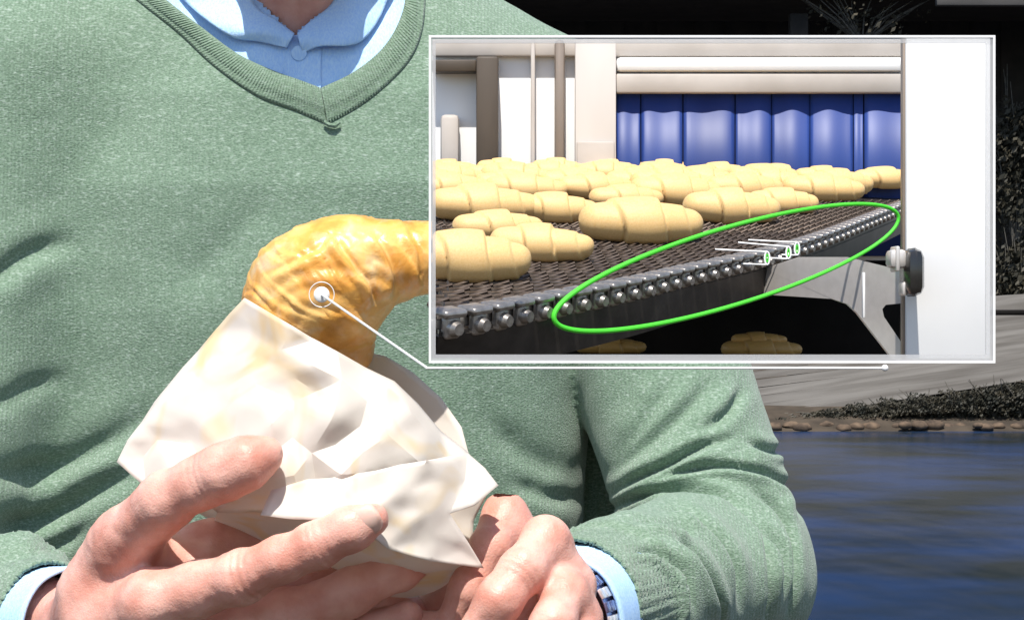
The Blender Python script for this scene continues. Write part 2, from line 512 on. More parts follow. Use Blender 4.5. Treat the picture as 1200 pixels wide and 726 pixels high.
def water_mat():
    m, t, b = mat_new('river_water')
    N, L = t.nodes, t.links
    b.inputs['Base Color'].default_value = (0.012, 0.028, 0.07, 1)
    b.inputs['Roughness'].default_value = 0.2
    b.inputs['IOR'].default_value = 1.33; b.inputs['Specular IOR Level'].default_value = 0.10
    tc = N.new('ShaderNodeTexCoord')
    mp = N.new('ShaderNodeMapping'); mp.inputs['Scale'].default_value = (1.0, 0.35, 1)
    L.new(tc.outputs['Object'], mp.inputs[0])
    n = N.new('ShaderNodeTexNoise'); n.inputs['Scale'].default_value = 0.9; n.inputs['Detail'].default_value = 3
    L.new(mp.outputs[0], n.inputs['Vector'])
    nb = N.new('ShaderNodeTexNoise'); nb.inputs['Scale'].default_value = 0.55; nb.inputs['Detail'].default_value = 4
    L.new(tc.outputs['Object'], nb.inputs['Vector'])
    cr = N.new('ShaderNodeValToRGB'); cr.color_ramp.elements[0].position = 0.38; cr.color_ramp.elements[1].position = 0.64
    cr.color_ramp.elements[0].color = (0.010, 0.017, 0.020, 1); cr.color_ramp.elements[1].color = (0.012, 0.034, 0.095, 1)  # dark bank and blue sky reflections put into the base colour
    L.new(nb.outputs[0], cr.inputs[0]); L.new(cr.outputs[0], b.inputs['Base Color'])
    bp = N.new('ShaderNodeBump'); bp.inputs['Strength'].default_value = 0.4; bp.inputs['Distance'].default_value = 0.10
    L.new(n.outputs[0], bp.inputs['Height']); L.new(bp.outputs[0], b.inputs['Normal'])
    return m
M['water'] = water_mat()

# ================================================================== SETTING
WZ = -0.60
def terrain():
    xs = np.concatenate([np.linspace(-400, -20, 12), np.linspace(-16, 24, 41), np.linspace(30, 400, 12)])
    ys = np.concatenate([np.linspace(-300, -10, 8), np.linspace(-6, 7.5, 8), [8.5, 9.0, 10, 14, 20, 28, 34, 35.6], np.linspace(36.2, 44, 14), np.linspace(50, 600, 10)])
    def hgt(x, y):
        if y <= 8.5: z = 0.0
        elif y < 9.2: z = -(y - 8.5) * 2.2
        elif y < 35: z = -1.5
        elif y < 36.4: z = -1.5 + (y - 35) / 1.4 * 0.93
        elif y < 38: z = -0.57 + (y - 36.4) * 0.25
        else: z = -0.17 + min((y - 38) * 0.12, 1.2)
        if 35 < y < 45: z += 0.05 * noise.noise(Vector((x * 1.3, y * 1.3, 0)))
        return z
    V = [(x, y, hgt(x, y)) for y in ys for x in xs]
    n = len(xs)
    Fc = [(j * n + i, j * n + i + 1, (j + 1) * n + i + 1, (j + 1) * n + i) for j in range(len(ys) - 1) for i in range(n - 1)]
    tag(obj('ground', V, Fc, M['earth']), kind='structure')
terrain()
tag(obj('water', [(-200, 8.0, WZ), (200, 8.0, WZ), (200, 37.5, WZ), (-200, 37.5, WZ)], [(0, 1, 2, 3)], M['water']), kind='structure')

# board-faced embankment rising to the right on the far bank
emb = empty('retaining_wall', P(950, 480, 38), label='grey weathered board wall rising to the right along the far river bank', cat='wall')
for i in range(13):
    y0 = 492 - i * 10.0
    def lp(px): return y0 - (px - 900) * 0.155 * (1 - i * 0.05)
    bm = bmesh.new()
    a, b = 640, 1420
    dd = 37.6 + i * 0.11
    th = 9.3 + random.uniform(-0.4, 0.4)
    off = random.uniform(-0.03, 0.03)
    quad = [P(a, lp(a), dd + off), P(b, lp(b), dd + off), P(b, lp(b) - th, dd + 0.05 + off), P(a, lp(a) - th, dd + 0.05 + off)]
    fr = [bm.verts.new(q) for q in quad]; bk = [bm.verts.new(q + Vector((0, 0.12, 0))) for q in quad]
    bm.faces.new(fr); bm.faces.new(bk[::-1])
    for k in range(4): bm.faces.new((fr[k], bk[k], bk[(k + 1) % 4], fr[(k + 1) % 4]))
    bmobj('board', bm, M['board'], emb, smooth=False)

# stones at the water's edge
ORD2 = ['one', 'two', 'three', 'four', 'five', 'six', 'seven', 'eight', 'nine', 'ten', 'eleven', 'twelve', 'thirteen', 'fourteen', 'fifteen', 'sixteen', 'seventeen', 'eighteen', 'nineteen', 'twenty', 'twenty-one', 'twenty-two']
def stone(i, px, wpx):
    bm = bmesh.new()
    bmesh.ops.create_icosphere(bm, subdivisions=2, radius=1)
    sx = wpx / 2 / F * 36.6
    for v in bm.verts:
        k = 1 + 0.28 * noise.noise(v.co * 1.6 + Vector((i * 7.1, 0, 0)))
        v.co = Vector((v.co.x * sx * k, v.co.y * sx * 0.8 * k, v.co.z * sx * 0.55 * k))
    c = P(px, 500 + random.uniform(-2.5, 2), 36.55 + random.uniform(-0.15, 0.25))
    for v in bm.verts: v.co += c
    o = bmobj('bank_stone', bm, M['stone'], smooth=True, angle=60)
    tag(o, 'brown stone in the row at the far water edge, number %s from the left' % ORD2[i], 'stone', 'stones along the far water edge')
for i in range(22):
    stone(i, 862 + i * 15.6 + random.uniform(-4, 4), random.uniform(12, 24))

def leaves_bm(n, c, r, size):
    bm = bmesh.new()
    for _ in range(n):
        v = Vector(rng.normal(size=3)); v.normalize()
        v *= (rng.random() ** 0.45)
        k = 0.75 + 0.5 * noise.noise(v * 2 + Vector(c))
        p = Vector((c[0] + v.x * r[0] * k, c[1] + v.y * r[1] * k, c[2] + v.z * r[2] * k))
        q = Vector(rng.normal(size=3)).normalized(); u = q.orthogonal().normalized()
        wv = q.cross(u); s = size * rng.uniform(0.5, 1.3)
        f = [bm.verts.new(p + u * s), bm.verts.new(p + wv * s * 0.45), bm.verts.new(p - u * s), bm.verts.new(p - wv * s * 0.45)]
        bm.faces.new(f)
    return bm

def shrub(px, py, d, wpx, hpx, n, label, size=0.05, twigs=9):
    c = P(px, py, d); k = d / F
    base = Vector((c.x, c.y, c.z - hpx * k * 0.5))
    root = empty('shrub', base, label=label, cat='shrub', group='shrubs on the far bank')
    bmobj('foliage', leaves_bm(n, c, (wpx * k * 0.5, wpx * k * 0.35, hpx * k * 0.5), size), M['leaf'], root, smooth=False)
    bm = bmesh.new()
    for i in range(twigs):
        a = Vector((random.uniform(-.5, .5) * wpx * k, random.uniform(-.2, .2) * wpx * k, hpx * k * random.uniform(.7, 1.1)))
        mid = base + a * 0.5 + Vector((random.uniform(-.1, .1), 0, random.uniform(0, .1)))
        bm_tube(bm, [base, mid, base + a], [0.02, 0.013, 0.005], 5)
    bmobj('twigs', bm, M['twig'], root)
NM = ['nearest the green sleeve', 'second from the green sleeve', 'below the pointer end ball', 'just right of the pointer end ball', 'left of the lower right frame corner', 'under the lower right frame corner', 'right of the lower right frame corner', 'at the right photo border']
for i in range(8):
    px = 930 + i * 40
    top = 491 - (px - 905) * 0.175
    shrub(px, (495 + top) / 2, 37.2 - 0.02 * i, 84, 497 - top, int(900 + 26 * (494 - top) * 3.2), 'dark brushy shrub on the bank, ' + NM[i], 0.032, 12)
shrub(1185, 330, 39.6, 90, 110, 2600, 'dim shrub on top of the board wall right of the white frame', 0.07, 14)
shrub(1190, 190, 40.2, 100, 200, 3200, 'tall thin dark shrub behind the board wall at the right photo border', 0.07, 22)
shrub(1010, 22, 39.6, 190, 60, 260, 'bare twiggy dark branches over the top of the white frame', 0.06, 26)

# added dark building, its roof overhang placed to shade the black backdrop
bh = empty('shade_building', P(900, 360, 43), label='added dark timber building with a roof shading the backdrop behind the river bank', cat='building')
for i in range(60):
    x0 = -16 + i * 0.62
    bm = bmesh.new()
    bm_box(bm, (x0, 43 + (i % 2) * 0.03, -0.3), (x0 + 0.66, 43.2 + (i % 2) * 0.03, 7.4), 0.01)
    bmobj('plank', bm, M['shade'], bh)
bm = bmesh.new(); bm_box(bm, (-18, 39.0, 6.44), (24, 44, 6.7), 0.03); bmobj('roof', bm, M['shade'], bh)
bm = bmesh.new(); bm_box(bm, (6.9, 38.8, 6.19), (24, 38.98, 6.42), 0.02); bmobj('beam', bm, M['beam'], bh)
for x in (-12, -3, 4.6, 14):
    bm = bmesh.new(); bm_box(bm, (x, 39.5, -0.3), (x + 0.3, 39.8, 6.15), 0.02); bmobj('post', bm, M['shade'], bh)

# ================================================================== DISPLAY CASE with the conveyor model
DF = 0.68                                   # depth of the front frame
def belt_d(px, py):
    return 1.0 / (0.98 + 0.002686 * (py - 205) - 0.000113 * (px - 510))
def BP(px, py):                             # a point on the sloping belt plane
    return P(px, py, belt_d(px, py))
O0 = BP(700, 300)
UX = (BP(900, 300) - BP(700, 300)).normalized()
NB = UX.cross((BP(700, 260) - O0)).normalized()
if NB.z < 0: NB = -NB
VX = NB.cross(UX).normalized()

case = empty('picture_display', P(835, 425, DF), label='large white rimmed picture frame holding a bakery conveyor scene', cat='frame')
def rect_ring(x0, y0, x1, y1, t0, d, th, name, m, tx=None):
    """mitred rectangular ring; t0 = (left, top, right, bottom) widths in pixels"""
    bm = bmesh.new()
    o_ = [(x0, y0), (x1, y0), (x1, y1), (x0, y1)]
    i_ = [(x0 + t0[0], y0 + t0[1]), (x1 - t0[2], y0 + t0[1]), (x1 - t0[2], y1 - t0[3]), (x0 + t0[0], y1 - t0[3])]
    R = []
    for dy in (0, th):
        R.append(([bm.verts.new(P(*p, d) + Vector((0, dy, 0))) for p in o_], [bm.verts.new(P(*p, d) + Vector((0, dy, 0))) for p in i_]))
    for k in range(4):
        j = (k + 1) % 4
        bm.faces.new((R[0][0][k], R[0][0][j], R[0][1][j], R[0][1][k]))
        bm.faces.new((R[1][0][k], R[1][1][k], R[1][1][j], R[1][0][j]))
        bm.faces.new((R[0][0][k], R[1][0][k], R[1][0][j], R[0][0][j]))
        bm.faces.new((R[0][1][k], R[0][1][j], R[1][1][j], R[1][1][k]))
    return bmobj(name, bm, m, case, smooth=False)
rect_ring(502.5, 41.5, 1166.5, 425.2, (2.6, 2.6, 2.6, 2.6), DF, 0.0012, 'rim', M['white'])
rect_ring(505.3, 44.3, 1163.7, 422.4, (5.2, 6.4, 8.4, 7.2), DF + 0.0002, 0.0008, 'border', M['frost'])
# the dark arm and pole that carry it, to the right of the picture
st = empty('display_stand', (0.30, 0.86, 0), label='thin black stand whose arm carries the white picture frame', cat='stand')
bm = bmesh.new(); bm_box(bm, (0.28, 0.85, 0.0), (0.30, 0.87, 1.42), 0.002); bmobj('pole', bm, M['black'], st)
a = P(1158, 366, 1.046); bm = bmesh.new(); bm_box(bm, (a.x - 0.03, 1.046, a.z - 0.0012), (0.28, 1.054, a.z + 0.0012), 0.001); bmobj('arm', bm, M['black'], st)
bm = bmesh.new(); bm_box(bm, (0.28, 0.872, a.z - 0.0012), (0.288, 1.045, a.z + 0.0012), 0.001); bmobj('arm', bm, M['black'], st)
bm = bmesh.new(); bmesh.ops.create_cone(bm, cap_ends=True, segments=40, radius1=0.16, radius2=0.15, depth=0.015)
for v in bm.verts: v.co += Vector((0.29, 0.86, 0.008))
bmobj('base', bm, M['black'], st)

# --- the room behind the belt
DW = 1.03
room = empty('machine_wall', P(720, 300, DW), label='pale steel machine wall with dark and taupe uprights behind the conveyor', cat='wall')
boxpx('wall_panel', 506, 46, 1160, 305, DW + 0.012, 0.004, M['white'], room)
boxpx('under_belt_shade', 506, 306, 1160, 420, DW + 0.012, 0.004, M['black'], room)  # black panel standing in for the deep shade under the belt
boxpx('lintel', 506, 70, 558, 84, DW, 0.011, M['brown'], room)
boxpx('upright', 558, 66, 584, 300, DW - 0.004, 0.014, M['brown'], room, 0.001)
boxpx('upright', 622, 46, 627, 300, DW + 0.004, 0.007, M['greypanel'], room)
boxpx('upright', 650, 46, 662, 300, DW + 0.002, 0.009, M['taupe'], room, 0.0021)
boxpx('side_panel', 674, 46, 722, 300, DW + 0.002, 0.0095, M['offwhite'], room)
boxpx('kick_plate', 676, 166, 720, 300, DW, 0.0018, M['greypanel'], room)
boxpx('header', 506, 46, 1080, 66, DW + 0.007, 0.004, M['greypanel'], room, 0.001)
boxpx('header', 722, 67, 1080, 84, DW + 0.003, 0.006, M['white'], room, 0.002)
boxpx('header', 722, 86, 1080, 109, DW + 0.004, 0.006, M['greypanel'], room, 0.001)
boxpx('gauge', 516, 134, 538, 212, DW + 0.003, 0.008, M['greypanel'], room, 0.002)

cur = empty('strip_curtain', P(890, 200, DW), label='blue vinyl strip curtain hanging behind the rows of dough', cat='curtain')
boxpx('gap_shade', 722, 109, 1080, 300, DW + 0.0110, 0.0006, M['black'], cur, 0.0001)  # added black sheet standing in for shade between the strips
edges = [722, 751, 800, 861, 904, 949, 1000, 1012, 1080]
for i in range(len(edges) - 1):
    a, b = edges[i] + 1.2, edges[i + 1] - 1.2
    V, Fc = [], []
    n = 14
    for j in range(2):
        for q in range(n):
            t = q / (n - 1)
            bulge = -0.0012 * math.sin(math.pi * t) ** 0.5 - 0.0006 * math.sin(7 * t + i)
            p = P(a + (b - a) * t, 110 if j == 0 else 300, DW + 0.0098)
            V.append((p.x, p.y + bulge * (0.55 if j == 0 else 1.0) * min(1, (b - a) / 45), p.z))
    Fc = [(q, q + 1, n + q + 1, n + q) for q in range(n - 1)]
    o = obj('strip', V, Fc, M['blue'], cur)
    sm = o.modifiers.new('thick', 'SOLIDIFY'); sm.thickness = 0.0008
post = empty('machine_post', P(1108, 420, 0.75), label='broad white machine post at the right inside the frame', cat='post')
boxpx('panel', 1062, 43, 1161, 421, 0.755, 0.008, M['white'], post, 0.0006)
boxpx('edge_strip', 1057.5, 43.5, 1061.3, 421, 0.757, 0.004, M['taupe'], post, 0.0004)

br = empty('steel_bracket', P(950, 350, 0.82), label='silver cut steel bracket under the belt with black clamp', cat='bracket')
def bd(px): return 0.865 - (px - 850) / 208 * 0.085
bp_ = [(850, 342), (894, 315), (937, 301), (993, 301), (1042, 313), (1059, 315), (1059, 355), (1038, 357), (1034, 362), (1036, 371), (1057, 402), (1057, 420), (1046, 420), (1004, 366), (993, 356), (975, 350)]
prism('plate', [(x, y, bd(x)) for x, y in bp_], 0, 0.004, M['steel'], br)
boxpx('clamp', 1064, 290, 1085, 347, 0.735, 0.019, M['blackgloss'], br, 0.003)
boxpx('bolt', 1043, 292, 1063.5, 314, 0.739, 0.010, M['steel'], br, 0.0015)
boxpx('washer', 1050, 288, 1055, 318, 0.738, 0.012, M['steel'], br, 0.0006)
boxpx('nut', 1057, 330, 1063.5, 347, 0.740, 0.008, M['steel'], br, 0.001)
boxpx('scale_mark', 1011, 319, 1014, 372, 0.783, 0.002, M['white'], br, 0.0002)

# --- the belt
conv = empty('conveyor_belt', O0, label='dark wire mesh conveyor belt with chain links along its near edge', cat='conveyor')
edge_px = [(485, 379), (505, 375), (560, 368), (625, 356), (690, 344), (750, 332), (800, 320), (850, 309), (893, 299), (930, 289), (955, 281), (980, 272), (1005, 262), (1035, 250), (1062, 239)]
ec = spline(edge_px, 400)
E3 = [BP(x, y) for x, y in ec]
cum = [0]
for i in range(1, len(E3)): cum.append(cum[-1] + (E3[i] - E3[i - 1]).length)
def edge_at(s):
    i = int(np.searchsorted(cum, s)); i = max(1, min(i, len(E3) - 1))
    t = (s - cum[i - 1]) / (cum[i] - cum[i - 1] + 1e-9)
    return E3[i - 1].lerp(E3[i], t), (E3[i] - E3[i - 1]).normalized()
# dark tray added under the mesh to block light through the belt
far = [BP(1066, 205), BP(800, 205), BP(506, 205)]
bm = bmesh.new()
loop = [e - NB * 0.004 for e in [e for e in E3 if 600 + e.x / e.y * F > 514][::24]] + [p - NB * 0.004 for p in far] + [BP(509, 300) - NB * 0.004]
bm.faces.new([bm.verts.new(p) for p in loop])
r_ = bmesh.ops.extrude_face_region(bm, geom=bm.faces[:])
for v in [g for g in r_['geom'] if isinstance(g, bmesh.types.BMVert)]: v.co -= NB * 0.003
bmobj('light_block_tray', bm, M['rail'], conv, smooth=False)
# side rail
V, Fc = [], []
for i, e in enumerate([e for e in E3 if 600 + e.x / e.y * F > 512][::6]):
    k = 0.019 - 0.0075 * i / 62
    lo_ = e - NB * k
    zl = CZ + (363 - 417) / F * lo_.y
    if lo_.z < zl: lo_.z = zl
    V += [e - NB * 0.0052 - VX * 0.0005, lo_ - VX * 0.0002, lo_ + VX * 0.003, e - NB * 0.0052 + VX * 0.004]
m_ = len(V) // 4
for i in range(m_ - 1):
    for q in range(4):
        Fc.append((i * 4 + q, i * 4 + (q + 1) % 4, i * 4 + 4 + (q + 1) % 4, i * 4 + 4 + q))
obj('side_rail', V, Fc, M['rail'], conv, angle=40)
# links along the edge
bm = bmesh.new()
bm_box(bm, (-0.0038, -0.0026, 0.0002), (0.0036, 0.0042, 0.0023), 0.0010, seg=3)
bm_box(bm, (-0.0024, -0.0014, -0.0052), (0.0024, 0.0012, 0.0007), 0.0010, seg=3)
bm_box(bm, (-0.0046, 0.0016, -0.0030), (0.0044, 0.0026, -0.0004), 0.0003)
bmesh.ops.create_cone(bm, cap_ends=True, segments=14, radius1=0.0023, radius2=0.0015, depth=0.0026, matrix=Matrix.Translation((0, -0.0022, -0.0024)) @ Matrix.Rotation(math.radians(90), 4, 'X'))
me_link = bpy.data.meshes.new('link'); bmesh.ops.recalc_face_normals(bm, faces=bm.faces); bm.to_mesh(me_link); bm.free()
me_link.materials.append(M['link'])
me_link.transform(Matrix.Scale(1.0, 4))
me_link.polygons.foreach_set('use_smooth', [True] * len(me_link.polygons))
me_link.set_sharp_from_angle(angle=math.radians(50))
s = 0.0105; nl = 0
sp = 0.0086
link_pos = []
while s < cum[-1] - 0.002:
    p, tg = edge_at(s)
    if 600 + p.x / p.y * F < 527:
        s += 0.001; continue
    sc = 1.28 - 0.64 * (s / cum[-1]) ** 0.8
    z = NB; x = tg; y = z.cross(x)
    if y.y < 0: y = -y; 
    mw = Matrix(((x.x, y.x, z.x), (x.y, y.y, z.y), (x.z, y.z, z.z))).to_4x4() @ Matrix.Scale(sc, 4)
    o = bpy.data.objects.new('link', me_link); COL.objects.link(o); o.parent = conv
    o.matrix_parent_inverse = Matrix.Translation(-Vector(conv.location))
    o.matrix_basis = Matrix.Translation(p) @ mw @ Matrix.Scale(0.98, 4)
    link_pos.append((p, tg, sc))
    s += sp * sc; nl += 1
# mesh rows: a rod and a zigzag wire for every link
RD = (-UX + VX * 0.03).normalized()
for p, tg, sc in link_pos:
    bm = bmesh.new()
    # length until the left edge of the set
    L_ = 0.0
    while L_ < 0.26:
        q = p + RD * L_
        if 600 + q.x / q.y * F < 519: break
        L_ += 0.004
    if L_ < 0.012: bm.free(); continue
    p0 = p + VX * 0.003
    bm_tube(bm, [p0, p0 + RD * L_], 0.0007 * sc, 5)
    nz_ = int(L_ / (0.0030 * sc))
    hs = 0.0040 * sc
    bm_tube(bm, [p0 + RD * (L_ * j / nz_) + tg * (hs if j % 2 else 0.0) + NB * (0.0012 if j % 2 else -0.0002) for j in range(nz_ + 1)], 0.00055 * sc, 4)
    bmobj('belt_wire', bm, M['wire'], conv)

# white outlined pins drawn out of three links
for i, (x0, y0, x1, y1, h) in enumerate([(838, 292, 899, 295, 15), (865, 284, 924, 289, 14), (877, 281, 934, 284, 15)]):
    d = belt_d(x1, y1 + 6) - 0.012
    pin = empty('link_pin', P(x1, y1 + h / 2, d), label=['white outlined pin on the belt edge, nearest of the three pins', 'white outlined pin on the belt edge, between two other pins', 'white outlined pin on the belt edge, farthest along the chain'][i], cat='pin', group='white pins on the belt edge')
    tube('pin_line', [P(x0, y0, d), P(x1, y1, d)], 0.00030, M['white'], pin, 6)
    tube('pin_line', [P(x1 - 30, y1 + h - 1, d), P(x1, y1 + h, d)], 0.00030, M['white'], pin, 6)
    c = P(x1, y1 + h / 2, d); r = h / 2 / F * d
    tube('pin_ring', [c + Vector((math.cos(a) * r * 0.38, 0, math.sin(a) * r)) for a in np.linspace(0, 2 * math.pi, 20)[:-1]], 0.00034, M['white'], pin, 6, closed=True)
    tube('pin_face', [c + Vector((-math.cos(a) * r * 0.16, -0.0002, math.sin(a) * r * 0.6)) for a in np.linspace(0, 2 * math.pi, 14)[:-1]], 0.00022, M['green'], pin, 5, closed=True)

# green hoop round the belt edge
pts = []
for t in np.linspace(0, 2 * math.pi, 97)[:-1]:
    x = 851 + 202 * math.cos(t); y = 313.5 + 74.5 * math.cos(t + math.radians(141))
    pts.append(P(x, y, 0.742 + (x - 648) / 406 * 0.075 - 0.012))
hp = tube('marker_hoop', pts, [0.00062 + 0.00022 * (0.5 - 0.5 * math.cos(t)) for t in np.linspace(0, 2 * math.pi, 97)[:-1]], M['green'], None, 10, closed=True)
tag(hp, 'bright green oval hoop ringing the chain edge of the conveyor', 'hoop')

# --- raw dough
def dough_mesh(seed):
    n, m = 84, 26
    V, Fc = [], []
    rd = random.Random(seed)
    e1, e2 = 0.32 + rd.uniform(-.04, .04), 0.72 + rd.uniform(-.04, .04)
    for i in range(n + 1):
        u = -1 + 2 * i / n
        for j in range(m):
            th = 2 * math.pi * j / m
            s = abs(u)
            sl = 0.11 * math.sin(th + (2.6 if u > 0 else 0.9))
            def st(x, e): return 1 / (1 + math.exp(-max(-60, min(60, (x - e - sl) / 0.006))))
            ea = e1 + (0.10 if u < 0 else -0.02); g = s - ea - sl
            if g < 0: r = 0.42 - 0.035 * (s / ea) ** 2
            else: r = 0.325 - 0.10 * max(0.0, g / (1 - ea)) ** 1.4
            r -= 0.022 * math.exp(-(g / 0.014) ** 2)
            if u > 0:
                g2 = s - e2 - sl
                r -= 0.03 / (1 + math.exp(-max(-60, min(60, g2 / 0.006)))) + 0.016 * math.exp(-(g2 / 0.014) ** 2)
            r *= math.sqrt(max(0.0, 1 - max(0, (s - 0.74) / 0.26) ** 3.0))
            r *= 1 + 0.03 * noise.noise(Vector((u * 2 + seed, math.cos(th), math.sin(th))))
            z = r * math.sin(th)
            y = r * math.cos(th) * 1.15 + 0.10 * u * u
            V.append((u, y, max(z, -0.27) + 0.27))
    for i in range(n):
        for j in range(m):
            Fc.append((i * m + j, i * m + (j + 1) % m, (i + 1) * m + (j + 1) % m, (i + 1) * m + j))
    me = bpy.data.meshes.new('dough_croissant')
    me.from_pydata(V, [], Fc); me.update()
    bmm = bmesh.new(); bmm.from_mesh(me); bmesh.ops.recalc_face_normals(bmm, faces=bmm.faces); bmm.to_mesh(me); bmm.free()
    me.polygons.foreach_set('use_smooth', [True] * len(me.polygons))
    me.materials.append(M['dough'])
    return me
DM = [dough_mesh(i) for i in range(5)]
def dough(px, py, wpx, label, group='raw croissants on the conveyor belt', rot=0.0, k=0, hs=1.0):
    p = BP(px, py); half = wpx / 2 / F * p.y
    o = bpy.data.objects.new('dough_croissant', DM[k % len(DM)])
    R = Matrix(((UX.x, VX.x, NB.x), (UX.y, VX.y, NB.y), (UX.z, VX.z, NB.z))).to_4x4()
    o.matrix_world = Matrix.Translation(p + NB * 0.0008) @ R @ Matrix.Rotation(rot, 4, 'Z') @ Matrix.Diagonal((half, half, half * hs, 1))
    COL.objects.link(o)
    tag(o, label, 'croissant', group)
    if px - wpx * 0.6 < 509:      # the set ends at the left side of the frame: the piece is cut there
        bmm = bmesh.new(); bmm.from_mesh(o.data); bmm.transform(o.matrix_world)
        a, b, c = P(507, 300, 0.7), P(507, 300, 1.0), P(507, 200, 1.0)
        r = bmesh.ops.bisect_plane(bmm, geom=bmm.verts[:] + bmm.edges[:] + bmm.faces[:], plane_co=a, plane_no=Vector((b.y, -b.x, 0)), clear_inner=True)
        cut = [g for g in r['geom_cut'] if isinstance(g, bmesh.types.BMEdge)]
        if cut: bmesh.ops.holes_fill(bmm, edges=cut, sides=0)
        bmm.transform(o.matrix_world.inverted())
        me = bpy.data.meshes.new('dough_croissant'); bmm.to_mesh(me); bmm.free()
        me.materials.append(M['dough']); o.data = me
    return o
FR = [
 (548, 329, 152, 'big pale raw croissant in the lower left corner of the frame', -0.10, 0, 1.12),
 (634, 306, 124, 'raw croissant close behind the big one in the lower left corner', -0.25, 1, 1.0),
 (752, 284, 150, 'raw croissant with three clear folds standing alone at the belt edge', -0.06, 2, 1.0),
 (585, 282, 112, 'raw croissant squeezed behind the two nearest left croissants', 0.1, 3, 0.9),
 (568, 260, 134, 'long raw croissant at the left rim, second rank from the front', -0.08, 4, 0.95),
 (652, 261, 100, 'raw croissant left of the lone three folded one, one rank behind', -0.15, 0, 1.0),
 (858, 262, 118, 'raw croissant at the belt edge behind the lone three folded one', -0.08, 1, 1.0),
 (735, 246, 92, 'raw croissant directly behind the lone three folded one', 0.05, 3, 0.9),
 (918, 251, 86, 'raw croissant at the belt edge near the top of the green hoop', -0.1, 2, 1.0),
]
for px, py, wd, lb, ro, k, hs in FR:
    dough(px, py, wd, lb, rot=ro, k=k, hs=hs)
ORD = ['first', 'second', 'third', 'fourth', 'fifth', 'sixth', 'seventh', 'eighth', 'ninth', 'tenth', 'eleventh', 'twelfth', 'thirteenth', 'fourteenth', 'fifteenth', 'sixteenth', 'seventeenth', 'eighteenth', 'nineteenth', 'twentieth', 'twenty-first', 'twenty-second', 'twenty-third', 'twenty-fourth', 'twenty-fifth']
rows = [(243, 104, 505, 960, 'in the rank just behind the nearest large ones'),
        (235.5, 96, 520, 1000, 'in the middle rank of the belt'),
        (228.5, 88, 505, 1030, 'in the rank behind the middle of the belt'),
        (222, 80, 520, 1056, 'in the third to last rank of the belt'),
        (216, 73, 506, 1056, 'in the second to last rank of the belt'),
        (210.5, 68, 520, 1056, 'in the last rank under the blue curtain')]
for ri, (py, sp_, xa, xb, lb) in enumerate(rows):
    x = xa + 8; k_ = 0
    while x < xb - 10:
        y = py + random.uniform(-1.5, 1.5)
        if not (ri == 0 and (x < 780 or 800 < x < 960)):
            wd = sp_ * random.uniform(0.94, 1.1)
            dough(min(x, 1085), y, wd, 'raw croissant, %s from the left %s' % (ORD[k_], lb), rot=random.uniform(-0.3, 0.2), k=random.randrange(5), hs=random.uniform(0.88, 1.05))
            k_ += 1
        x += sp_ * random.uniform(0.84, 0.96)
# lower tier seen under the belt
for i, (px, py, wd) in enumerate([(716, 414, 84), (890, 404, 66), (893, 418, 96)]):
    o = dough(px, py, wd, ['brown croissant in the dark under the belt, left one', 'brown croissant in the dark under the belt, upper right one', 'brown croissant in the dark under the belt, lowest right one'][i], 'croissants on the tier below', 0.1, i)
    p = P(px, py, 0.97); half = wd / 2 / F * 0.97
    o.data = DM[i].copy(); o.data.materials[0] = M['dough_lower']
    o.matrix_world = Matrix.Translation(p) @ Matrix.Diagonal((half, half, half * 0.7, 1))
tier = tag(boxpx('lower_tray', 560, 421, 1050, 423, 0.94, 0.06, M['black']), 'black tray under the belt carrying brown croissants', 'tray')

# --- white pointer from the croissant to the frame
ptr = empty('pointer_rod', P(500, 431, DF), label='thin white pointer line from the croissant to below the frame', cat='pointer')
tube('shaft', [P(377, 345, 1.05), P(500.5, 431, DF)], [0.00054, 0.00040], M['white'], ptr, 8)
tube('shaft', [P(499.5, 431, DF), P(1037, 431, DF)], 0.00036, M['white'], ptr, 8)
bm = bmesh.new(); bm_ball(bm, P(1037, 431, DF), 0.00098); bmobj('end_ball', bm, M['white'], ptr)
bm = bmesh.new(); bm_ball(bm, P(377, 345, 1.05), 0.0035, (1, 0.25, 1), 24, 14); bmobj('tip', bm, M['white'], ptr)
c = P(377, 345, 1.05)
tube('tip_ring', [c + Vector((math.cos(a) * 0.0055, 0, math.sin(a) * 0.0055)) for a in np.linspace(0, 2 * math.pi, 41)[:-1]], 0.00022, M['white'], ptr, 6, closed=True)

# ================================================================== PERSON
CX = -0.131
man = empty('person', (CX, 1.63, 0), label='person in green v neck sweater and pale blue shirt holding a bagged croissant', cat='person')

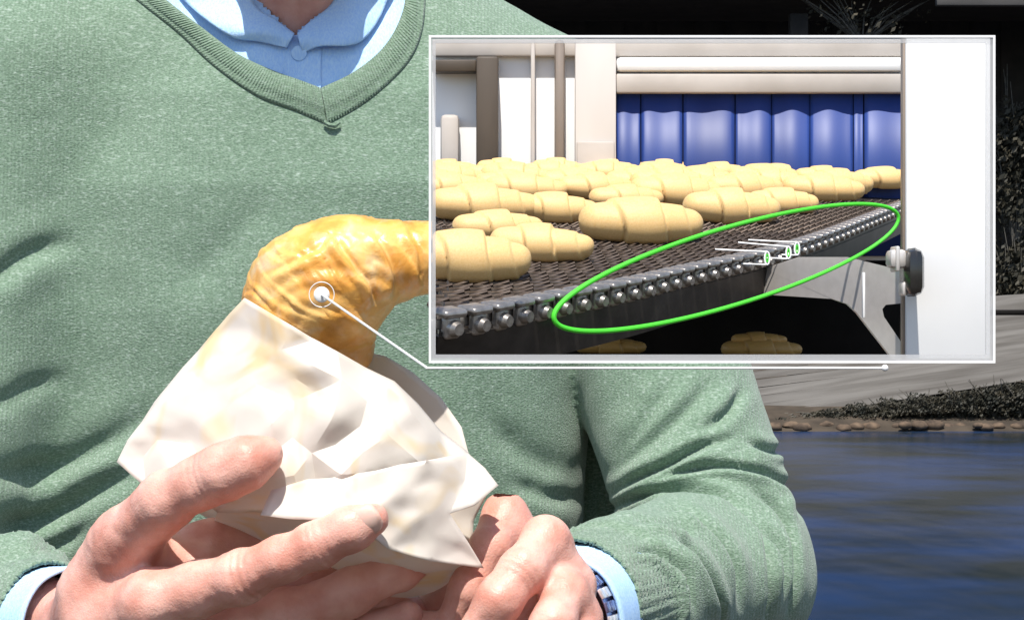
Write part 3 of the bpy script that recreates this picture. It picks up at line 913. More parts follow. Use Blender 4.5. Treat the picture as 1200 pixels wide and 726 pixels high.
def torso(G, grow=0.0):
    sl, X, Y, Z = G.block((CX - 0.35, 1.40, 0.80), (CX + 0.35, 1.90, 1.62))
    z = Z - CZ
    zk = [-0.45, -0.30, -0.15, 0.0, 0.08, 0.14, 0.19, 0.235, 0.27, 0.33]
    a = np.interp(z, zk, [0.180, 0.176, 0.180, 0.187, 0.187, 0.170, 0.130, 0.085, 0.06, 0.03]) + grow
    bq = np.interp(z, zk, [0.112, 0.112, 0.116, 0.120, 0.119, 0.111, 0.094, 0.070, 0.055, 0.03]) + grow
    cy = np.interp(z, zk, [1.630, 1.632, 1.634, 1.632, 1.634, 1.638, 1.640, 1.636, 1.632, 1.63])
    e = 2.35
    a = np.where(X < CX, a * np.interp(z, [-0.1, 0.1], [1.12, 1.06]), a)
    q = (np.abs((X - CX) / a) ** e + np.abs((Y - cy) / bq) ** e) ** (1 / e)
    f = (q - 1) * np.minimum(a, bq)
    f = np.maximum(f, (-0.42 - z) * 1.0)
    G.union(sl, f.astype(np.float32), 0.0)
    G.cone((CX + 0.050, 1.64, CZ + 0.190), (CX + 0.186, 1.645, CZ + 0.115), 0.045 + grow, 0.062 + grow, 0.03)
    G.cone((CX - 0.060, 1.63, CZ + 0.200), SH_L + Vector((0.01, 0.01, 0.012)), 0.050 + grow, 0.070 + grow, 0.04)

CUFF_R = P(672, 712, 1.315)      # his left cuff (right in the picture)
CUFF_L = P(64, 740, 1.325)
ELB_R = P(850, 672, 1.545)
ELB_L = P(-110, 700, 1.50)
SH_R = Vector((CX + 0.186, 1.645, CZ + 0.105))
SH_L = P(6, 112, 1.600)
def sweater():
    G = Grid((-0.50, 1.22, 0.90), (0.25, 1.78, 1.55), 0.0021)
    torso(G)
    for sh, elb, cuff in ((SH_R, ELB_R, CUFF_R), (SH_L, ELB_L, CUFF_L)):
        G.cone(sh, elb, 0.062 if sh is SH_R else 0.070, 0.056 if sh is SH_R else 0.047, 0.005 if sh is SH_R else 0.05)
        G.cone(elb, elb.lerp(cuff, 0.70), 0.056 if sh is SH_R else 0.047, 0.046, 0.014)
        G.cone(elb.lerp(cuff, 0.70), cuff, 0.046, 0.0405 if sh is SH_R else 0.0385, 0.012)
    G.cone((0.062, 1.675, CZ + 0.05), (0.066, 1.66, CZ - 0.20), 0.022, 0.030, 0.002)
    G.cone(P(-30, 380, 1.62), P(10, 700, 1.60), 0.060, 0.060, 0.03)
    V, Q = G.mesh()
    V = smooth_mesh(V, Q, 2)
    # folds
    N = normals(V, Q)
    px, py = proj(V)
    front = np.clip(-N[:, 1] * 2 + 0.6, 0, 1)
    D = np.zeros(len(V))
    folds = [  # polyline, half width px, depth mm, ridge
        ([(702, 588), (745, 562), (785, 543), (822, 523), (866, 512)], 8, 4.2, 0.8),
        ([(700, 606), (730, 588), (779, 577), (821, 577), (857, 588), (884, 612)], 8, 4.2, 0.8),
        ([(752, 572), (800, 553), (850, 546), (900, 556), (925, 572)], 6, 3.0, 0.8),
        ([(760, 598), (800, 602), (840, 630), (862, 670), (868, 720)], 7, 4.6, 0.7),
        ([(780, 618), (809, 645), (830, 677), (842, 715), (845, 745)], 6, 4.4, 0.7),
        ([(740, 606), (790, 615), (815, 632)], 6, 3.4, 0.7),
        ([(872, 516), (900, 527), (925, 529)], 7, 3.0, 0.7),
        ([(870, 568), (905, 592), (925, 630), (928, 680), (922, 730)], 7, 4.2, 0.6),
        ([(905, 556), (928, 575), (938, 610)], 7, 3.6, 0.6),
        ([(868, 592), (893, 632), (900, 690), (896, 740)], 7, 4.2, 0.6),
        ([(880, 600), (912, 650), (914, 710)], 6, 3.2, 0.6),
        ([(838, 440), (805, 480), (765, 515), (712, 560)], 13, 2.6, 0.5),
        ([(872, 450), (856, 480), (822, 507)], 9, 2.6, 0.6),
        ([(790, 440), (760, 490), (716, 540)], 14, 1.8, 0.5),
        ([(735, 640), (770, 645), (800, 672), (812, 720)], 6, 3.4, 0.6),
        ([(-30, 345), (5, 318), (40, 295), (95, 280)], 20, 3.6, 0.4),
        ([(-30, 480), (5, 470), (40, 452), (90, 440)], 20, 2.0, 0.4),
        ([(-30, 556), (20, 553), (70, 545), (130, 515), (190, 470)], 22, 3.6, 0.6),
        ([(-30, 618), (20, 614), (70, 598), (130, 565), (190, 540)], 20, 4.0, 0.7),
        ([(-30, 655), (30, 650), (80, 632), (120, 605)], 14, 2.6, 0.6),
        ([(330, 200), (290, 260), (240, 310), (190, 350)], 40, 1.6, 0.2),
        ([(560, 480), (600, 520), (640, 545), (690, 560)], 26, 2.2, 0.3),
        ([(590, 560), (640, 580), (690, 585)], 18, 2.2, 0.4),
    ]
    for pts, wdt, dep, rdg in folds:
        lo = np.min(pts, 0) - 3.5 * wdt; hi = np.max(pts, 0) + 3.5 * wdt
        m = (px > lo[0]) & (px < hi[0]) & (py > lo[1]) & (py < hi[1]) & (front > 0)
        if not m.any(): continue
        sd, t = polydist(px[m], py[m], pts)
        env = np.clip(np.minimum(t, 1 - t) * 3.5, 0, 1) ** 1.1
        v = -np.exp(-(sd / (wdt * 0.6)) ** 2) + rdg * np.exp(-((sd - wdt * 1.35) / wdt) ** 2) + rdg * 0.6 * np.exp(-((sd + wdt * 1.35) / wdt) ** 2)
        D[m] += v * env * dep * 1.6e-3 * front[m]
    # cloth unevenness and the long ribbed cuffs
    D += 0.0022 * vnoise(V, 9.0, 3.1, 2) + 0.0007 * vnoise(V, 34.0, 9.7, 2)
    V = V + N * D[:, None]
    for cuff, elb in ((CUFF_R, ELB_R), (CUFF_L, ELB_L)):
        ax = np.array((cuff - elb).normalized()); c = np.array(cuff)
        rel = V - c; s = rel @ ax
        rad = rel - s[:, None] * ax
        rr = np.linalg.norm(rad, axis=1)
        u = np.array(Vector(ax).orthogonal().normalized()); v2 = np.cross(ax, u)
        ang = np.arctan2(rad @ v2, rad @ u)
        m = (s > -0.052) & (s < 0.03) & (rr < 0.07)
        k = np.clip((s + 0.052) / 0.006, 0, 1)
        V[m] += (rad / (rr[:, None] + 1e-9))[m] * (0.0008 * np.sin(ang[m] * 84) * k[m] - 0.0018 * k[m] + 0.0030 * np.exp(-((s[m] + 0.056) / 0.006) ** 2))[:, None]
    # open the neck and the cuffs
    fc = V[Q].mean(1)
    fx, fy = proj(fc)
    hole = inpoly(fx, fy, VHOLE) & (fc[:, 1] < 1.70)
    top = (fc[:, 2] > CZ + 0.222) & (np.abs(fc[:, 0] - CX) < 0.085)
    kill = hole | top
    for cuff, elb in ((CUFF_R, ELB_R), (CUFF_L, ELB_L)):
        ax = np.array((cuff - elb).normalized())
        kill |= (((fc - np.array(cuff)) @ ax) > 0.0) & (np.linalg.norm(fc - np.array(cuff), axis=1) < 0.07)
    return V, Q[~kill], BVHTree.FromPolygons([tuple(v) for v in V], [tuple(q) for q in Q])

VIN_L = [(150, -40), (175, -18), (199, 3), (235, 31), (277, 62), (316, 81), (352, 94), (376, 103)]
VIN_R = [(376, 103), (410, 87), (440, 65), (459, 42), (471, 16), (475, -6), (474, -40)]
VOUT_L = [(118, -38), (143, -14), (170, 8), (209, 39), (251, 78), (300, 112), (349, 131), (382, 145)]
VOUT_R = [(384, 145), (420, 125), (456, 97), (482, 68), (495, 36), (499, -4), (497, -40)]
VMID = [((a[0] + b[0]) / 2, (a[1] + b[1]) / 2) for a, b in zip(VIN_L, VOUT_L)] + [((a[0] + b[0]) / 2, (a[1] + b[1]) / 2) for a, b in zip(VIN_R, VOUT_R)]
VHOLE = VMID + [(470, -130), (150, -130)]
SV, SQ, SBVH = sweater()
sw = npobj('sweater', SV, SQ, M['sweater'], man)
so = sw.modifiers.new('thick', 'SOLIDIFY'); so.thickness = 0.0022; so.offset = -1

def hit(bvh, px, py, dflt=1.55):
    o = Vector((0, 0, CZ)); d = (P(px, py, 1.0) - o).normalized()
    r = bvh.ray_cast(o, d)
    return r[0] if r[0] is not None else P(px, py, dflt)

# ribbed neckband following the v
def neckband():
    halves = []
    for inn, out in ((VIN_L, VOUT_L), (VIN_R, VOUT_R)):
        n, m = 760, 9
        A = spline(inn, n); B = spline(out, n)
        # arc length for the ribs
        mid = (A + B) / 2
        s = np.concatenate([[0], np.cumsum(np.linalg.norm(np.diff(mid, axis=0), axis=1))])
        base = []
        for i in range(0, n, 10):
            base.append([list(hit(SBVH, *(A[i] + (B[i] - A[i]) * t))) for t in (0.0, 0.5, 1.0)])
        base = np.array(base)
        ii = np.arange(0, n, 10)
        V = []
        for i in range(n):
            for j in range(m):
                t = j / (m - 1)
                row = [np.array([np.interp(i, ii, base[:, q, c]) for c in range(3)]) for q in range(3)]
                y = row[0][1] * (1 - t) * (1 - 2 * t) + 4 * row[1][1] * t * (1 - t) + row[2][1] * t * (2 * t - 1)
                q = A[i] + (B[i] - A[i]) * t
                prof = 0.0034 * math.sin(math.pi * min(max(t * 0.9 + 0.08, 0), 1)) ** 0.5
                rib = 0.00035 * math.sin(2 * math.pi * s[i] / 3.4) * (0.2 if (0.72 < t < 0.86) else 1) * min(1, 6 * t, 6 * (1 - t))
                groove = -0.0012 if 0.72 < t < 0.86 else 0
                V.append(P(q[0], q[1], y - prof - rib - groove))
        Fc = [(i * m + j, i * m + j + 1, (i + 1) * m + j + 1, (i + 1) * m + j) for i in range(n - 1) for j in range(m - 1)]
        o = obj('neckband', V, Fc, M['rib'], man)
        o.modifiers.new('thick', 'SOLIDIFY').thickness = 0.002
neckband()
# tuck at the point of the v
bm = bmesh.new()
pts = [hit(SBVH, x, y) - Vector((0, 0.003, 0)) for x, y in ((380, 143), (386, 147), (393, 148), (399, 144))]
bm_tube(bm, pts, [0.001, 0.0017, 0.0017, 0.0008], 6)
bmobj('seam_tuck', bm, M['rib'], man)

# shirt under the sweater
def shirt():
    G = Grid((CX - 0.16, 1.48, CZ + 0.05), (CX + 0.16, 1.74, CZ + 0.31), 0.0026)
    torso(G, -0.006)
    V, Q = G.mesh(); V = smooth_mesh(V, Q, 2)
    N = normals(V, Q)
    V = V + N * (0.0020 * vnoise(V, 30, 5.0, 2))[:, None]
    fc = V[Q].mean(1); fx, fy = proj(fc)
    keep = (fc[:, 2] > CZ + 0.07) & (fc[:, 1] < 1.72) & (fc[:, 2] < CZ + 0.29)
    keep &= ~(inpoly(fx, fy, [(280, -60), (290, -14), (345, 42), (398, -6), (410, -60)]) & (fc[:, 1] < 1.64))
    keep &= (fc[:, 2] < CZ + 0.235) | (fc[:, 1] > 1.64)
    return V, Q[keep], BVHTree.FromPolygons([tuple(v) for v in V], [tuple(q) for q in Q])
HV, HQ, HBVH = shirt()
sh = npobj('shirt', HV, HQ, M['shirt'], man)
sh.modifiers.new('thick', 'SOLIDIFY').thickness = 0.001

def collar(U, Lw, lift, nm, wv):
    n, m = 60, 18
    A, B = spline(U, n), spline(Lw, n)
    V = []
    for i in range(n):
        for j in range(m):
            t = j / (m - 1); q = A[i] + (B[i] - A[i]) * t
            h = hit(HBVH, q[0], max(q[1], -18), 1.56).y
            s = i / (n - 1)
            d = h - 0.004 - lift * math.sin(math.pi * min(1, t * 0.75 + 0.12)) - 0.003 * math.sin(s * 9 + t * 3 + wv) * t
            V.append(P(q[0] + 3 * math.sin(s * 11 + wv) * t, q[1] + 2.5 * math.sin(s * 13 + wv) * t, d))
    Fc = [(i * m + j, i * m + j + 1, (i + 1) * m + j + 1, (i + 1) * m + j) for i in range(n - 1) for j in range(m - 1)]
    o = obj(nm, V, Fc, M['shirt'], man)
    o.modifiers.new('thick', 'SOLIDIFY').thickness = 0.0016
collar([(262, -40), (288, -12), (302, 10), (322, 22), (345, 39)], [(185, -30), (222, 8), (262, 36), (292, 50), (338, 54)], 0.006, 'collar', 0.5)
collar([(348, 39), (362, 26), (385, 8), (398, -12), (415, -40)], [(352, 60), (382, 56), (420, 47), (448, 22), (462, -25)], 0.006, 'collar', 2.0)
# front placket and button
V, Fc = [], []
for i in range(20):
    y = 50 + i * 4.2
    for k, x in enumerate((336 - i * 0.6, 340 - i * 0.6, 358 - i * 0.2, 376)):
        V.append(hit(HBVH, x, y) - Vector((0, 0.0012 if k in (1, 2, 3) else 0.0001, 0)))
for i in range(19):
    for k in range(3): Fc.append((i * 4 + k, i * 4 + k + 1, i * 4 + 5 + k, i * 4 + 4 + k))
obj('placket', V, Fc, M['shirt'], man)
bm = bmesh.new()
c = hit(HBVH, 351, 63) - Vector((0, 0.0032, 0))
bmesh.ops.create_cone(bm, cap_ends=True, segments=24, radius1=0.0052, radius2=0.0048, depth=0.0016, matrix=Matrix.Translation(c) @ Matrix.Rotation(math.radians(90), 4, 'X'))
bmobj('button', bm, M['shirt'], man)

# shirt cuffs
def ring_sleeve(name, a, b, r1, r2, m_, wob=0.0, thick=0.0018, seed=0):
    a, b = Vector(a), Vector(b)
    ax = (b - a).normalized(); u = ax.orthogonal().normalized(); v = ax.cross(u)
    n, k = 64, 14
    V = []
    for i in range(k):
        t = i / (k - 1); c = a.lerp(b, t); r = r1 + (r2 - r1) * t
        for j in range(n):
            th = 2 * math.pi * j / n
            rr = r * (1 + wob * noise.noise(Vector((math.cos(th) * 1.5, math.sin(th) * 1.5, seed + t))))
            V.append(c + (u * math.cos(th) + v * math.sin(th)) * rr)
    Fc = [(i * n + j, i * n + (j + 1) % n, (i + 1) * n + (j + 1) % n, (i + 1) * n + j) for i in range(k - 1) for j in range(n)]
    o = obj(name, V, Fc, m_, man)
    o.modifiers.new('thick', 'SOLIDIFY').thickness = thick
    return o
WR_R = P(638, 733, 1.265)        # wrists
WR_L = P(122, 740, 1.27)
SC_R = P(652, 728, 1.285)
SC_L = P(93, 736, 1.30)
ring_sleeve('shirt_cuff', CUFF_R.lerp(ELB_R, 0.15), SC_R, 0.0380, 0.0378, M['shirt'], 0.05, seed=1)
ring_sleeve('shirt_cuff', CUFF_L.lerp(ELB_L, 0.15), SC_L, 0.0355, 0.0345, M['shirt'], 0.05, seed=4)

# ------------------------------------------------ body: head, neck, arms and both hands as one mesh
parts_V, parts_Q = [], []
def add_part(V, Q):
    off = sum(len(v) for v in parts_V)
    parts_V.append(V); parts_Q.append(Q + off)

HC = Vector((CX - 0.006, 1.586, CZ + 0.335))
G = Grid((CX - 0.13, 1.42, CZ + 0.10), (CX + 0.12, 1.74, CZ + 0.50), 0.0030)
G.chain([((CX, 1.645, CZ + 0.13), 0.062), ((CX - 0.004, 1.615, CZ + 0.20), 0.056), ((CX - 0.006, 1.600, CZ + 0.30), 0.058)], 0.02)
G.ell(HC + Vector((0, 0.02, 0.03)), (0.077, 0.098, 0.095), 0.02)
G.ell(HC + Vector((0, -0.012, -0.045)), (0.068, 0.078, 0.080), 0.03)
G.ell(HC + Vector((0, -0.075, -0.102)), (0.036, 0.022, 0.020), 0.03)
G.cone(HC + Vector((0, -0.080, 0.012)), HC + Vector((0, -0.106, -0.032)), 0.009, 0.014, 0.012)
for sx in (-1, 1):
    G.ell(HC + Vector((sx * 0.030, -0.082, 0.0)), (0.018, 0.012, 0.011), 0.01, cut=True)
    G.ell(HC + Vector((sx * 0.030, -0.068, 0.0)), (0.0125, 0.0125, 0.0125), 0.002)
    G.cone(HC + Vector((sx * 0.012, -0.090, 0.022)), HC + Vector((sx * 0.050, -0.072, 0.020)), 0.006, 0.006, 0.012)
    G.ell(HC + Vector((sx * 0.077, 0.015, -0.010)), (0.009, 0.020, 0.032), 0.006)
G.cone(HC + Vector((-0.022, -0.086, -0.062)), HC + Vector((0.022, -0.086, -0.062)), 0.006, 0.006, 0.006)
G.cone(HC + Vector((-0.022, -0.094, -0.066)), HC + Vector((0.022, -0.094, -0.066)), 0.0015, 0.0015, 0.003, cut=True)
V, Q = G.mesh(); add_part(smooth_mesh(V, Q, 2), Q)

# --- his right hand (left in the picture): back to the camera, thumb and index over the bag
G = Grid(P(-60, 900, 1.12) - Vector((0.02, 0, 0)), P(560, 480, 1.40) + Vector((0.02, 0, 0.02)), 0.0014)
G.chain([(ELB_L.lerp(WR_L, 0.4), 0.030), (WR_L + (CUFF_L - WR_L) * 0.25, 0.0255), (WR_L, 0.0245)], 0.012)
# heel and back of the hand
G.chain([(WR_L, 0.0245), (P(130, 715, 1.245), 0.0255), (P(165, 735, 1.235), 0.023)], 0.014)
G.chain([(P(108, 706, 1.26), 0.018), (P(140, 640, 1.235), 0.0175)], 0.012)
# thumb
G.chain([(P(120, 690, 1.245), 0.0195), (P(150, 632, 1.222), 0.0165), (P(195, 586, 1.196), 0.0158)], 0.010)
G.chain([(P(195, 586, 1.196), 0.0146), (P(232, 566, 1.187), 0.0137), (P(262, 553, 1.182), 0.0144), (P(290, 541, 1.180), 0.0137), (P(310, 532, 1.182), 0.0104)], 0.006)
# web between thumb and index, kept hollow in front
G.cone(P(165, 660, 1.245), P(235, 668, 1.245), 0.017, 0.014, 0.016)
# palm behind the fingers
G.chain([(P(160, 700, 1.262), 0.022), (P(240, 690, 1.262), 0.020), (P(330, 690, 1.262), 0.018), (P(400, 700, 1.262), 0.015)], 0.012)
G.chain([(P(160, 760, 1.27), 0.022), (P(330, 750, 1.265), 0.020), (P(430, 735, 1.268), 0.016)], 0.012)
G.chain([(P(180, 660, 1.262), 0.018), (P(250, 648, 1.268), 0.017), (P(310, 650, 1.272), 0.015)], 0.012)
G.chain([(P(380, 712, 1.262), 0.018), (P(470, 725, 1.275), 0.016)], 0.012)
# index
G.chain([(P(125, 735, 1.235), 0.019), (P(182, 706, 1.203), 0.0165), (P(232, 690, 1.196), 0.0138), (P(284, 676, 1.185), 0.0140)], 0.009)
G.chain([(P(284, 676, 1.185), 0.0138), (P(330, 655, 1.178), 0.0119), (P(372, 638, 1.174), 0.0122), (P(412, 619, 1.172), 0.0116), (P(436, 608, 1.174), 0.0092)], 0.006)
# middle, ring and little finger under the bag
G.chain([(P(150, 770, 1.245), 0.019), (P(235, 748, 1.230), 0.0158), (P(330, 722, 1.226), 0.0140), (P(410, 694, 1.230), 0.0126), (P(470, 666, 1.236), 0.0110), (P(486, 659, 1.239), 0.0090)], 0.007)
G.chain([(P(150, 800, 1.255), 0.019), (P(250, 800, 1.25), 0.0150), (P(350, 775, 1.245), 0.0132), (P(430, 745, 1.246), 0.0118), (P(478, 722, 1.24), 0.0095)], 0.007)
G.chain([(P(150, 830, 1.27), 0.017), (P(250, 835, 1.26), 0.0130), (P(340, 815, 1.25), 0.0112), (P(400, 790, 1.25), 0.0090)], 0.007)
G.g += 0.0011
V, Q = G.mesh(); V = smooth_mesh(V, Q, 2)
N = normals(V, Q); V = V + N * (0.0006 * vnoise(V, 60, 2.2, 2) + 0.00025 * vnoise(V, 220, 1.2, 2))[:, None]
# knuckle creases across the joints
def crease(V, N, a, dirv, dep=0.0012, wd=0.0012, reach=0.014, side=None):
    a = np.array(a); d = np.array(Vector(dirv).normalized())
    rel = V - a; s = rel @ d
    r = np.linalg.norm(rel - s[:, None] * d, axis=1)
    m = r < reach
    v = np.zeros(len(V))
    for q, kq in ((0, 1), (0.0035, 0.7), (-0.0035, 0.7)):
        v += kq * np.exp(-((s - q) / wd) ** 2)
    return V - N * (v * m * dep)[:, None]
V = crease(V, N, P(284, 676, 1.175), P(330, 655, 1.178) - P(232, 690, 1.196))
V = crease(V, N, P(372, 638, 1.164), P(412, 619, 1.172) - P(330, 655, 1.178), 0.0006)
V = crease(V, N, P(236, 562, 1.177), P(262, 553, 1.18) - P(195, 586, 1.196), 0.0006)
add_part(V, Q)

# --- his left hand (right in the picture): knuckles up, fingers curling down behind the bag
G = Grid(P(440, 900, 1.12) - Vector((0.02, 0, 0)), P(800, 560, 1.40) + Vector((0.02, 0, 0.0)), 0.0014)
G.chain([(ELB_R.lerp(WR_R, 0.5), 0.030), (P(655, 728, 1.29), 0.0240), (WR_R, 0.0230)], 0.012)
G.chain([(WR_R, 0.025), (P(640, 738, 1.25), 0.022), (P(630, 762, 1.245), 0.022)], 0.014)
def finger(pts, k=0.006):
    G.chain(pts, k)
finger([(P(660, 730, 1.262), 0.017), (P(634, 668, 1.262), 0.0140), (P(592, 604, 1.262), 0.0124)], 0.008)
finger([(P(592, 604, 1.262), 0.0124), (P(575, 640, 1.246), 0.0114), (P(550, 690, 1.24), 0.0112), (P(530, 725, 1.24), 0.0095)])
finger([(P(655, 735, 1.245), 0.0165), (P(664, 688, 1.236), 0.0148), (P(640, 634, 1.228), 0.0132)], 0.008)
finger([(P(640, 634, 1.228), 0.0132), (P(612, 668, 1.208), 0.0122), (P(584, 704, 1.200), 0.0124), (P(556, 742, 1.20), 0.0098)])
finger([(P(666, 772, 1.24), 0.0165), (P(676, 726, 1.222), 0.0130), (P(664, 696, 1.214), 0.0118)], 0.008)
finger([(P(664, 696, 1.214), 0.0118), (P(648, 730, 1.196), 0.0116), (P(622, 772, 1.19), 0.0112), (P(600, 800, 1.19), 0.009)])
finger([(P(678, 792, 1.235), 0.015), (P(686, 764, 1.22), 0.0112), (P(676, 746, 1.212), 0.0104), (P(665, 780, 1.20), 0.010), (P(645, 810, 1.20), 0.008)])
finger([(P(640, 770, 1.262), 0.018), (P(570, 770, 1.25), 0.0145), (P(500, 745, 1.245), 0.0128), (P(455, 728, 1.25), 0.0098)])
G.chain([(P(600, 735, 1.275), 0.018), (P(535, 705, 1.285), 0.016), (P(490, 720, 1.285), 0.013)], 0.01)
G.g += 0.0010
V, Q = G.mesh(); V = smooth_mesh(V, Q, 2)
N = normals(V, Q); V = V + N * (0.0006 * vnoise(V, 60, 5.2, 2) + 0.00025 * vnoise(V, 220, 3.2, 2))[:, None]
V = crease(V, N, P(612, 668, 1.196), P(584, 704, 1.2) - P(640, 634, 1.228), 0.0005)
add_part(V, Q)
BV, BQ = np.vstack(parts_V), np.vstack(parts_Q)
def joinarm(V, Q, target, path, rs):
    # run the arm from the hand's open end, up the sleeve, into the chest: one continuous skin
    fc = V[Q].mean(1)
    def ring(q, c, r):
        c = np.array(c); o = []
        d = V[q] - V[q].mean(0); d /= np.linalg.norm(d, axis=1, keepdims=True)
        return c + d * r
    qa = int(np.argmin(np.linalg.norm(fc - np.array(target), axis=1)))
    qb = int(np.argmin(np.linalg.norm(fc - np.array(path[-1]), axis=1)))
    A, B = Q[qa].copy(), Q[qb].copy()[::-1]
    prev = A; new = []; vs = [V]; n = len(V)
    for p, r in zip(path[:-1], rs):
        vs.append(ring(A, p, r)); idx = np.arange(n, n + 4); n += 4
        new += [[prev[k], prev[(k + 1) % 4], idx[(k + 1) % 4], idx[k]] for k in range(4)]; prev = idx
    V2 = np.vstack(vs)
    sh_ = min(range(4), key=lambda h: sum(np.linalg.norm(V2[prev[k]] - V2[B[(k + h) % 4]]) for k in range(4)))
    B = np.roll(B, -sh_)
    new += [[prev[k], prev[(k + 1) % 4], B[(k + 1) % 4], B[k]] for k in range(4)]
    Q2 = np.delete(Q, [qa, qb], 0)
    return V2, np.vstack([Q2, np.array(new)])
BV, BQ = joinarm(BV, BQ, ELB_L.lerp(WR_L, 0.15), [ELB_L.lerp(WR_L, 0.2), ELB_L, SH_L, (CX - 0.03, 1.645, CZ + 0.10)], [0.03, 0.032, 0.035])
BV, BQ = joinarm(BV, BQ, ELB_R.lerp(WR_R, 0.3), [ELB_R.lerp(WR_R, 0.3), ELB_R, SH_R, (CX + 0.03, 1.645, CZ + 0.10)], [0.03, 0.032, 0.035])
body = npobj('body', BV, BQ, M['skin'], man)

def nail(c, along, up, L_, W_):
    c = Vector(c); a = Vector(along).normalized(); n = (Vector(up) - a * Vector(up).dot(a)).normalized(); s = a.cross(n)
    V = []; n1, n2 = 12, 10
    for i in range(n1):
        t = -1 + 2 * i / (n1 - 1)
        for j in range(n2):
            q = -1 + 2 * j / (n2 - 1)
            wd = W_ * (1 - 0.10 * t * t) * (1.0 if t < 0.5 else math.sqrt(max(0.05, 1 - ((t - 0.5) / 0.62) ** 2)))
            V.append(c + a * (t * L_) + s * (q * wd) - n * (0.42 * W_ * q * q + 0.0006 * t * t))
    Fc = [(i * n2 + j, i * n2 + j + 1, (i + 1) * n2 + j + 1, (i + 1) * n2 + j) for i in range(n1 - 1) for j in range(n2 - 1)]
    o = obj('fingernail', V, Fc, M['nail'], man)
    o.modifiers.new('thick', 'SOLIDIFY').thickness = 0.0006
dI = P(436, 608, 1.174) - P(400, 625, 1.173)
nail(P(427, 612, 1.1629), dI, (0.05, -1, -0.12), 0.0084, 0.0080)
dT = P(311, 531, 1.182) - P(276, 547, 1.181)
nail(P(311, 524, 1.1800), dT, (0.30, -0.45, 0.85), 0.0068, 0.0070)
dM = P(556, 742, 1.20) - P(590, 697, 1.20)
nail(P(570, 718, 1.1904), dM, (-0.2, -1, 0.2), 0.0060, 0.0058)

# hair, trousers and shoes (outside the picture)
G = Grid((CX - 0.12, 1.45, CZ + 0.24), (CX + 0.11, 1.74, CZ + 0.52), 0.004)
G.ell(HC + Vector((0, 0.024, 0.045)), (0.085, 0.104, 0.092), 0.01)
G.ell(HC + Vector((0, -0.09, -0.02)), (0.075, 0.075, 0.075), 0.02, cut=True)
V, Q = G.mesh(); npobj('hair', smooth_mesh(V, Q, 1), Q, M['hair'], man)
G = Grid((CX - 0.26, 1.42, 0.03), (CX + 0.26, 1.86, 1.02), 0.009)
G.ell((CX, 1.635, 0.90), (0.178, 0.12, 0.13), 0.03)
for sx in (-1, 1):
    G.chain([((CX + sx * 0.085, 1.64, 0.86), 0.090), ((CX + sx * 0.11, 1.62, 0.48), 0.066), ((CX + sx * 0.125, 1.66, 0.08), 0.055)], 0.03)
V, Q = G.mesh(); npobj('trousers', smooth_mesh(V, Q, 1), Q, M['denim'], man)
for sx in (-1, 1):
    G = Grid((CX + sx * 0.13 - 0.08, 1.42, -0.01), (CX + sx * 0.13 + 0.08, 1.80, 0.14), 0.006)
    G.ell((CX + sx * 0.13, 1.58, 0.035), (0.046, 0.13, 0.034), 0.02); G.ell((CX + sx * 0.127, 1.67, 0.06), (0.042, 0.055, 0.05), 0.03)
    V, Q = G.mesh(); npobj('shoe', smooth_mesh(V, Q, 1), Q, M['shoe'], man)

# wristwatch
wa = empty('wristwatch', WR_R, label='silver metal link wristwatch inside the pale blue cuff', cat='watch')
ax = (SC_R - WR_R).normalized(); wc = SC_R.lerp(WR_R, 0.30)
u = ax.orthogonal().normalized(); v = ax.cross(u)
for i in range(28):
    th = 2 * math.pi * i / 28
    rd = u * math.cos(th) + v * math.sin(th); tg = ax.cross(rd)
    mw = Matrix(((tg.x, ax.x, rd.x), (tg.y, ax.y, rd.y), (tg.z, ax.z, rd.z))).to_4x4()
    bm = bmesh.new()
    for q, wd in ((-0.0058, 0.0026), (0.0, 0.0030), (0.0058, 0.0026)):
        bm_box(bm, (-0.0029, q - wd, -0.001), (0.0029, q + wd, 0.0012 if q else 0.0018), 0.0006, Matrix.Translation(wc + rd * 0.0340) @ mw)
    bmobj('watch_link', bm, M['watch'] if i % 2 else M['watchblue'], wa)

rb = ring_sleeve('watch_strap', wc - ax * 0.008, wc + ax * 0.008, 0.0336, 0.0336, M['watchblue'], 0.0, 0.0008)
setparent(rb, wa)

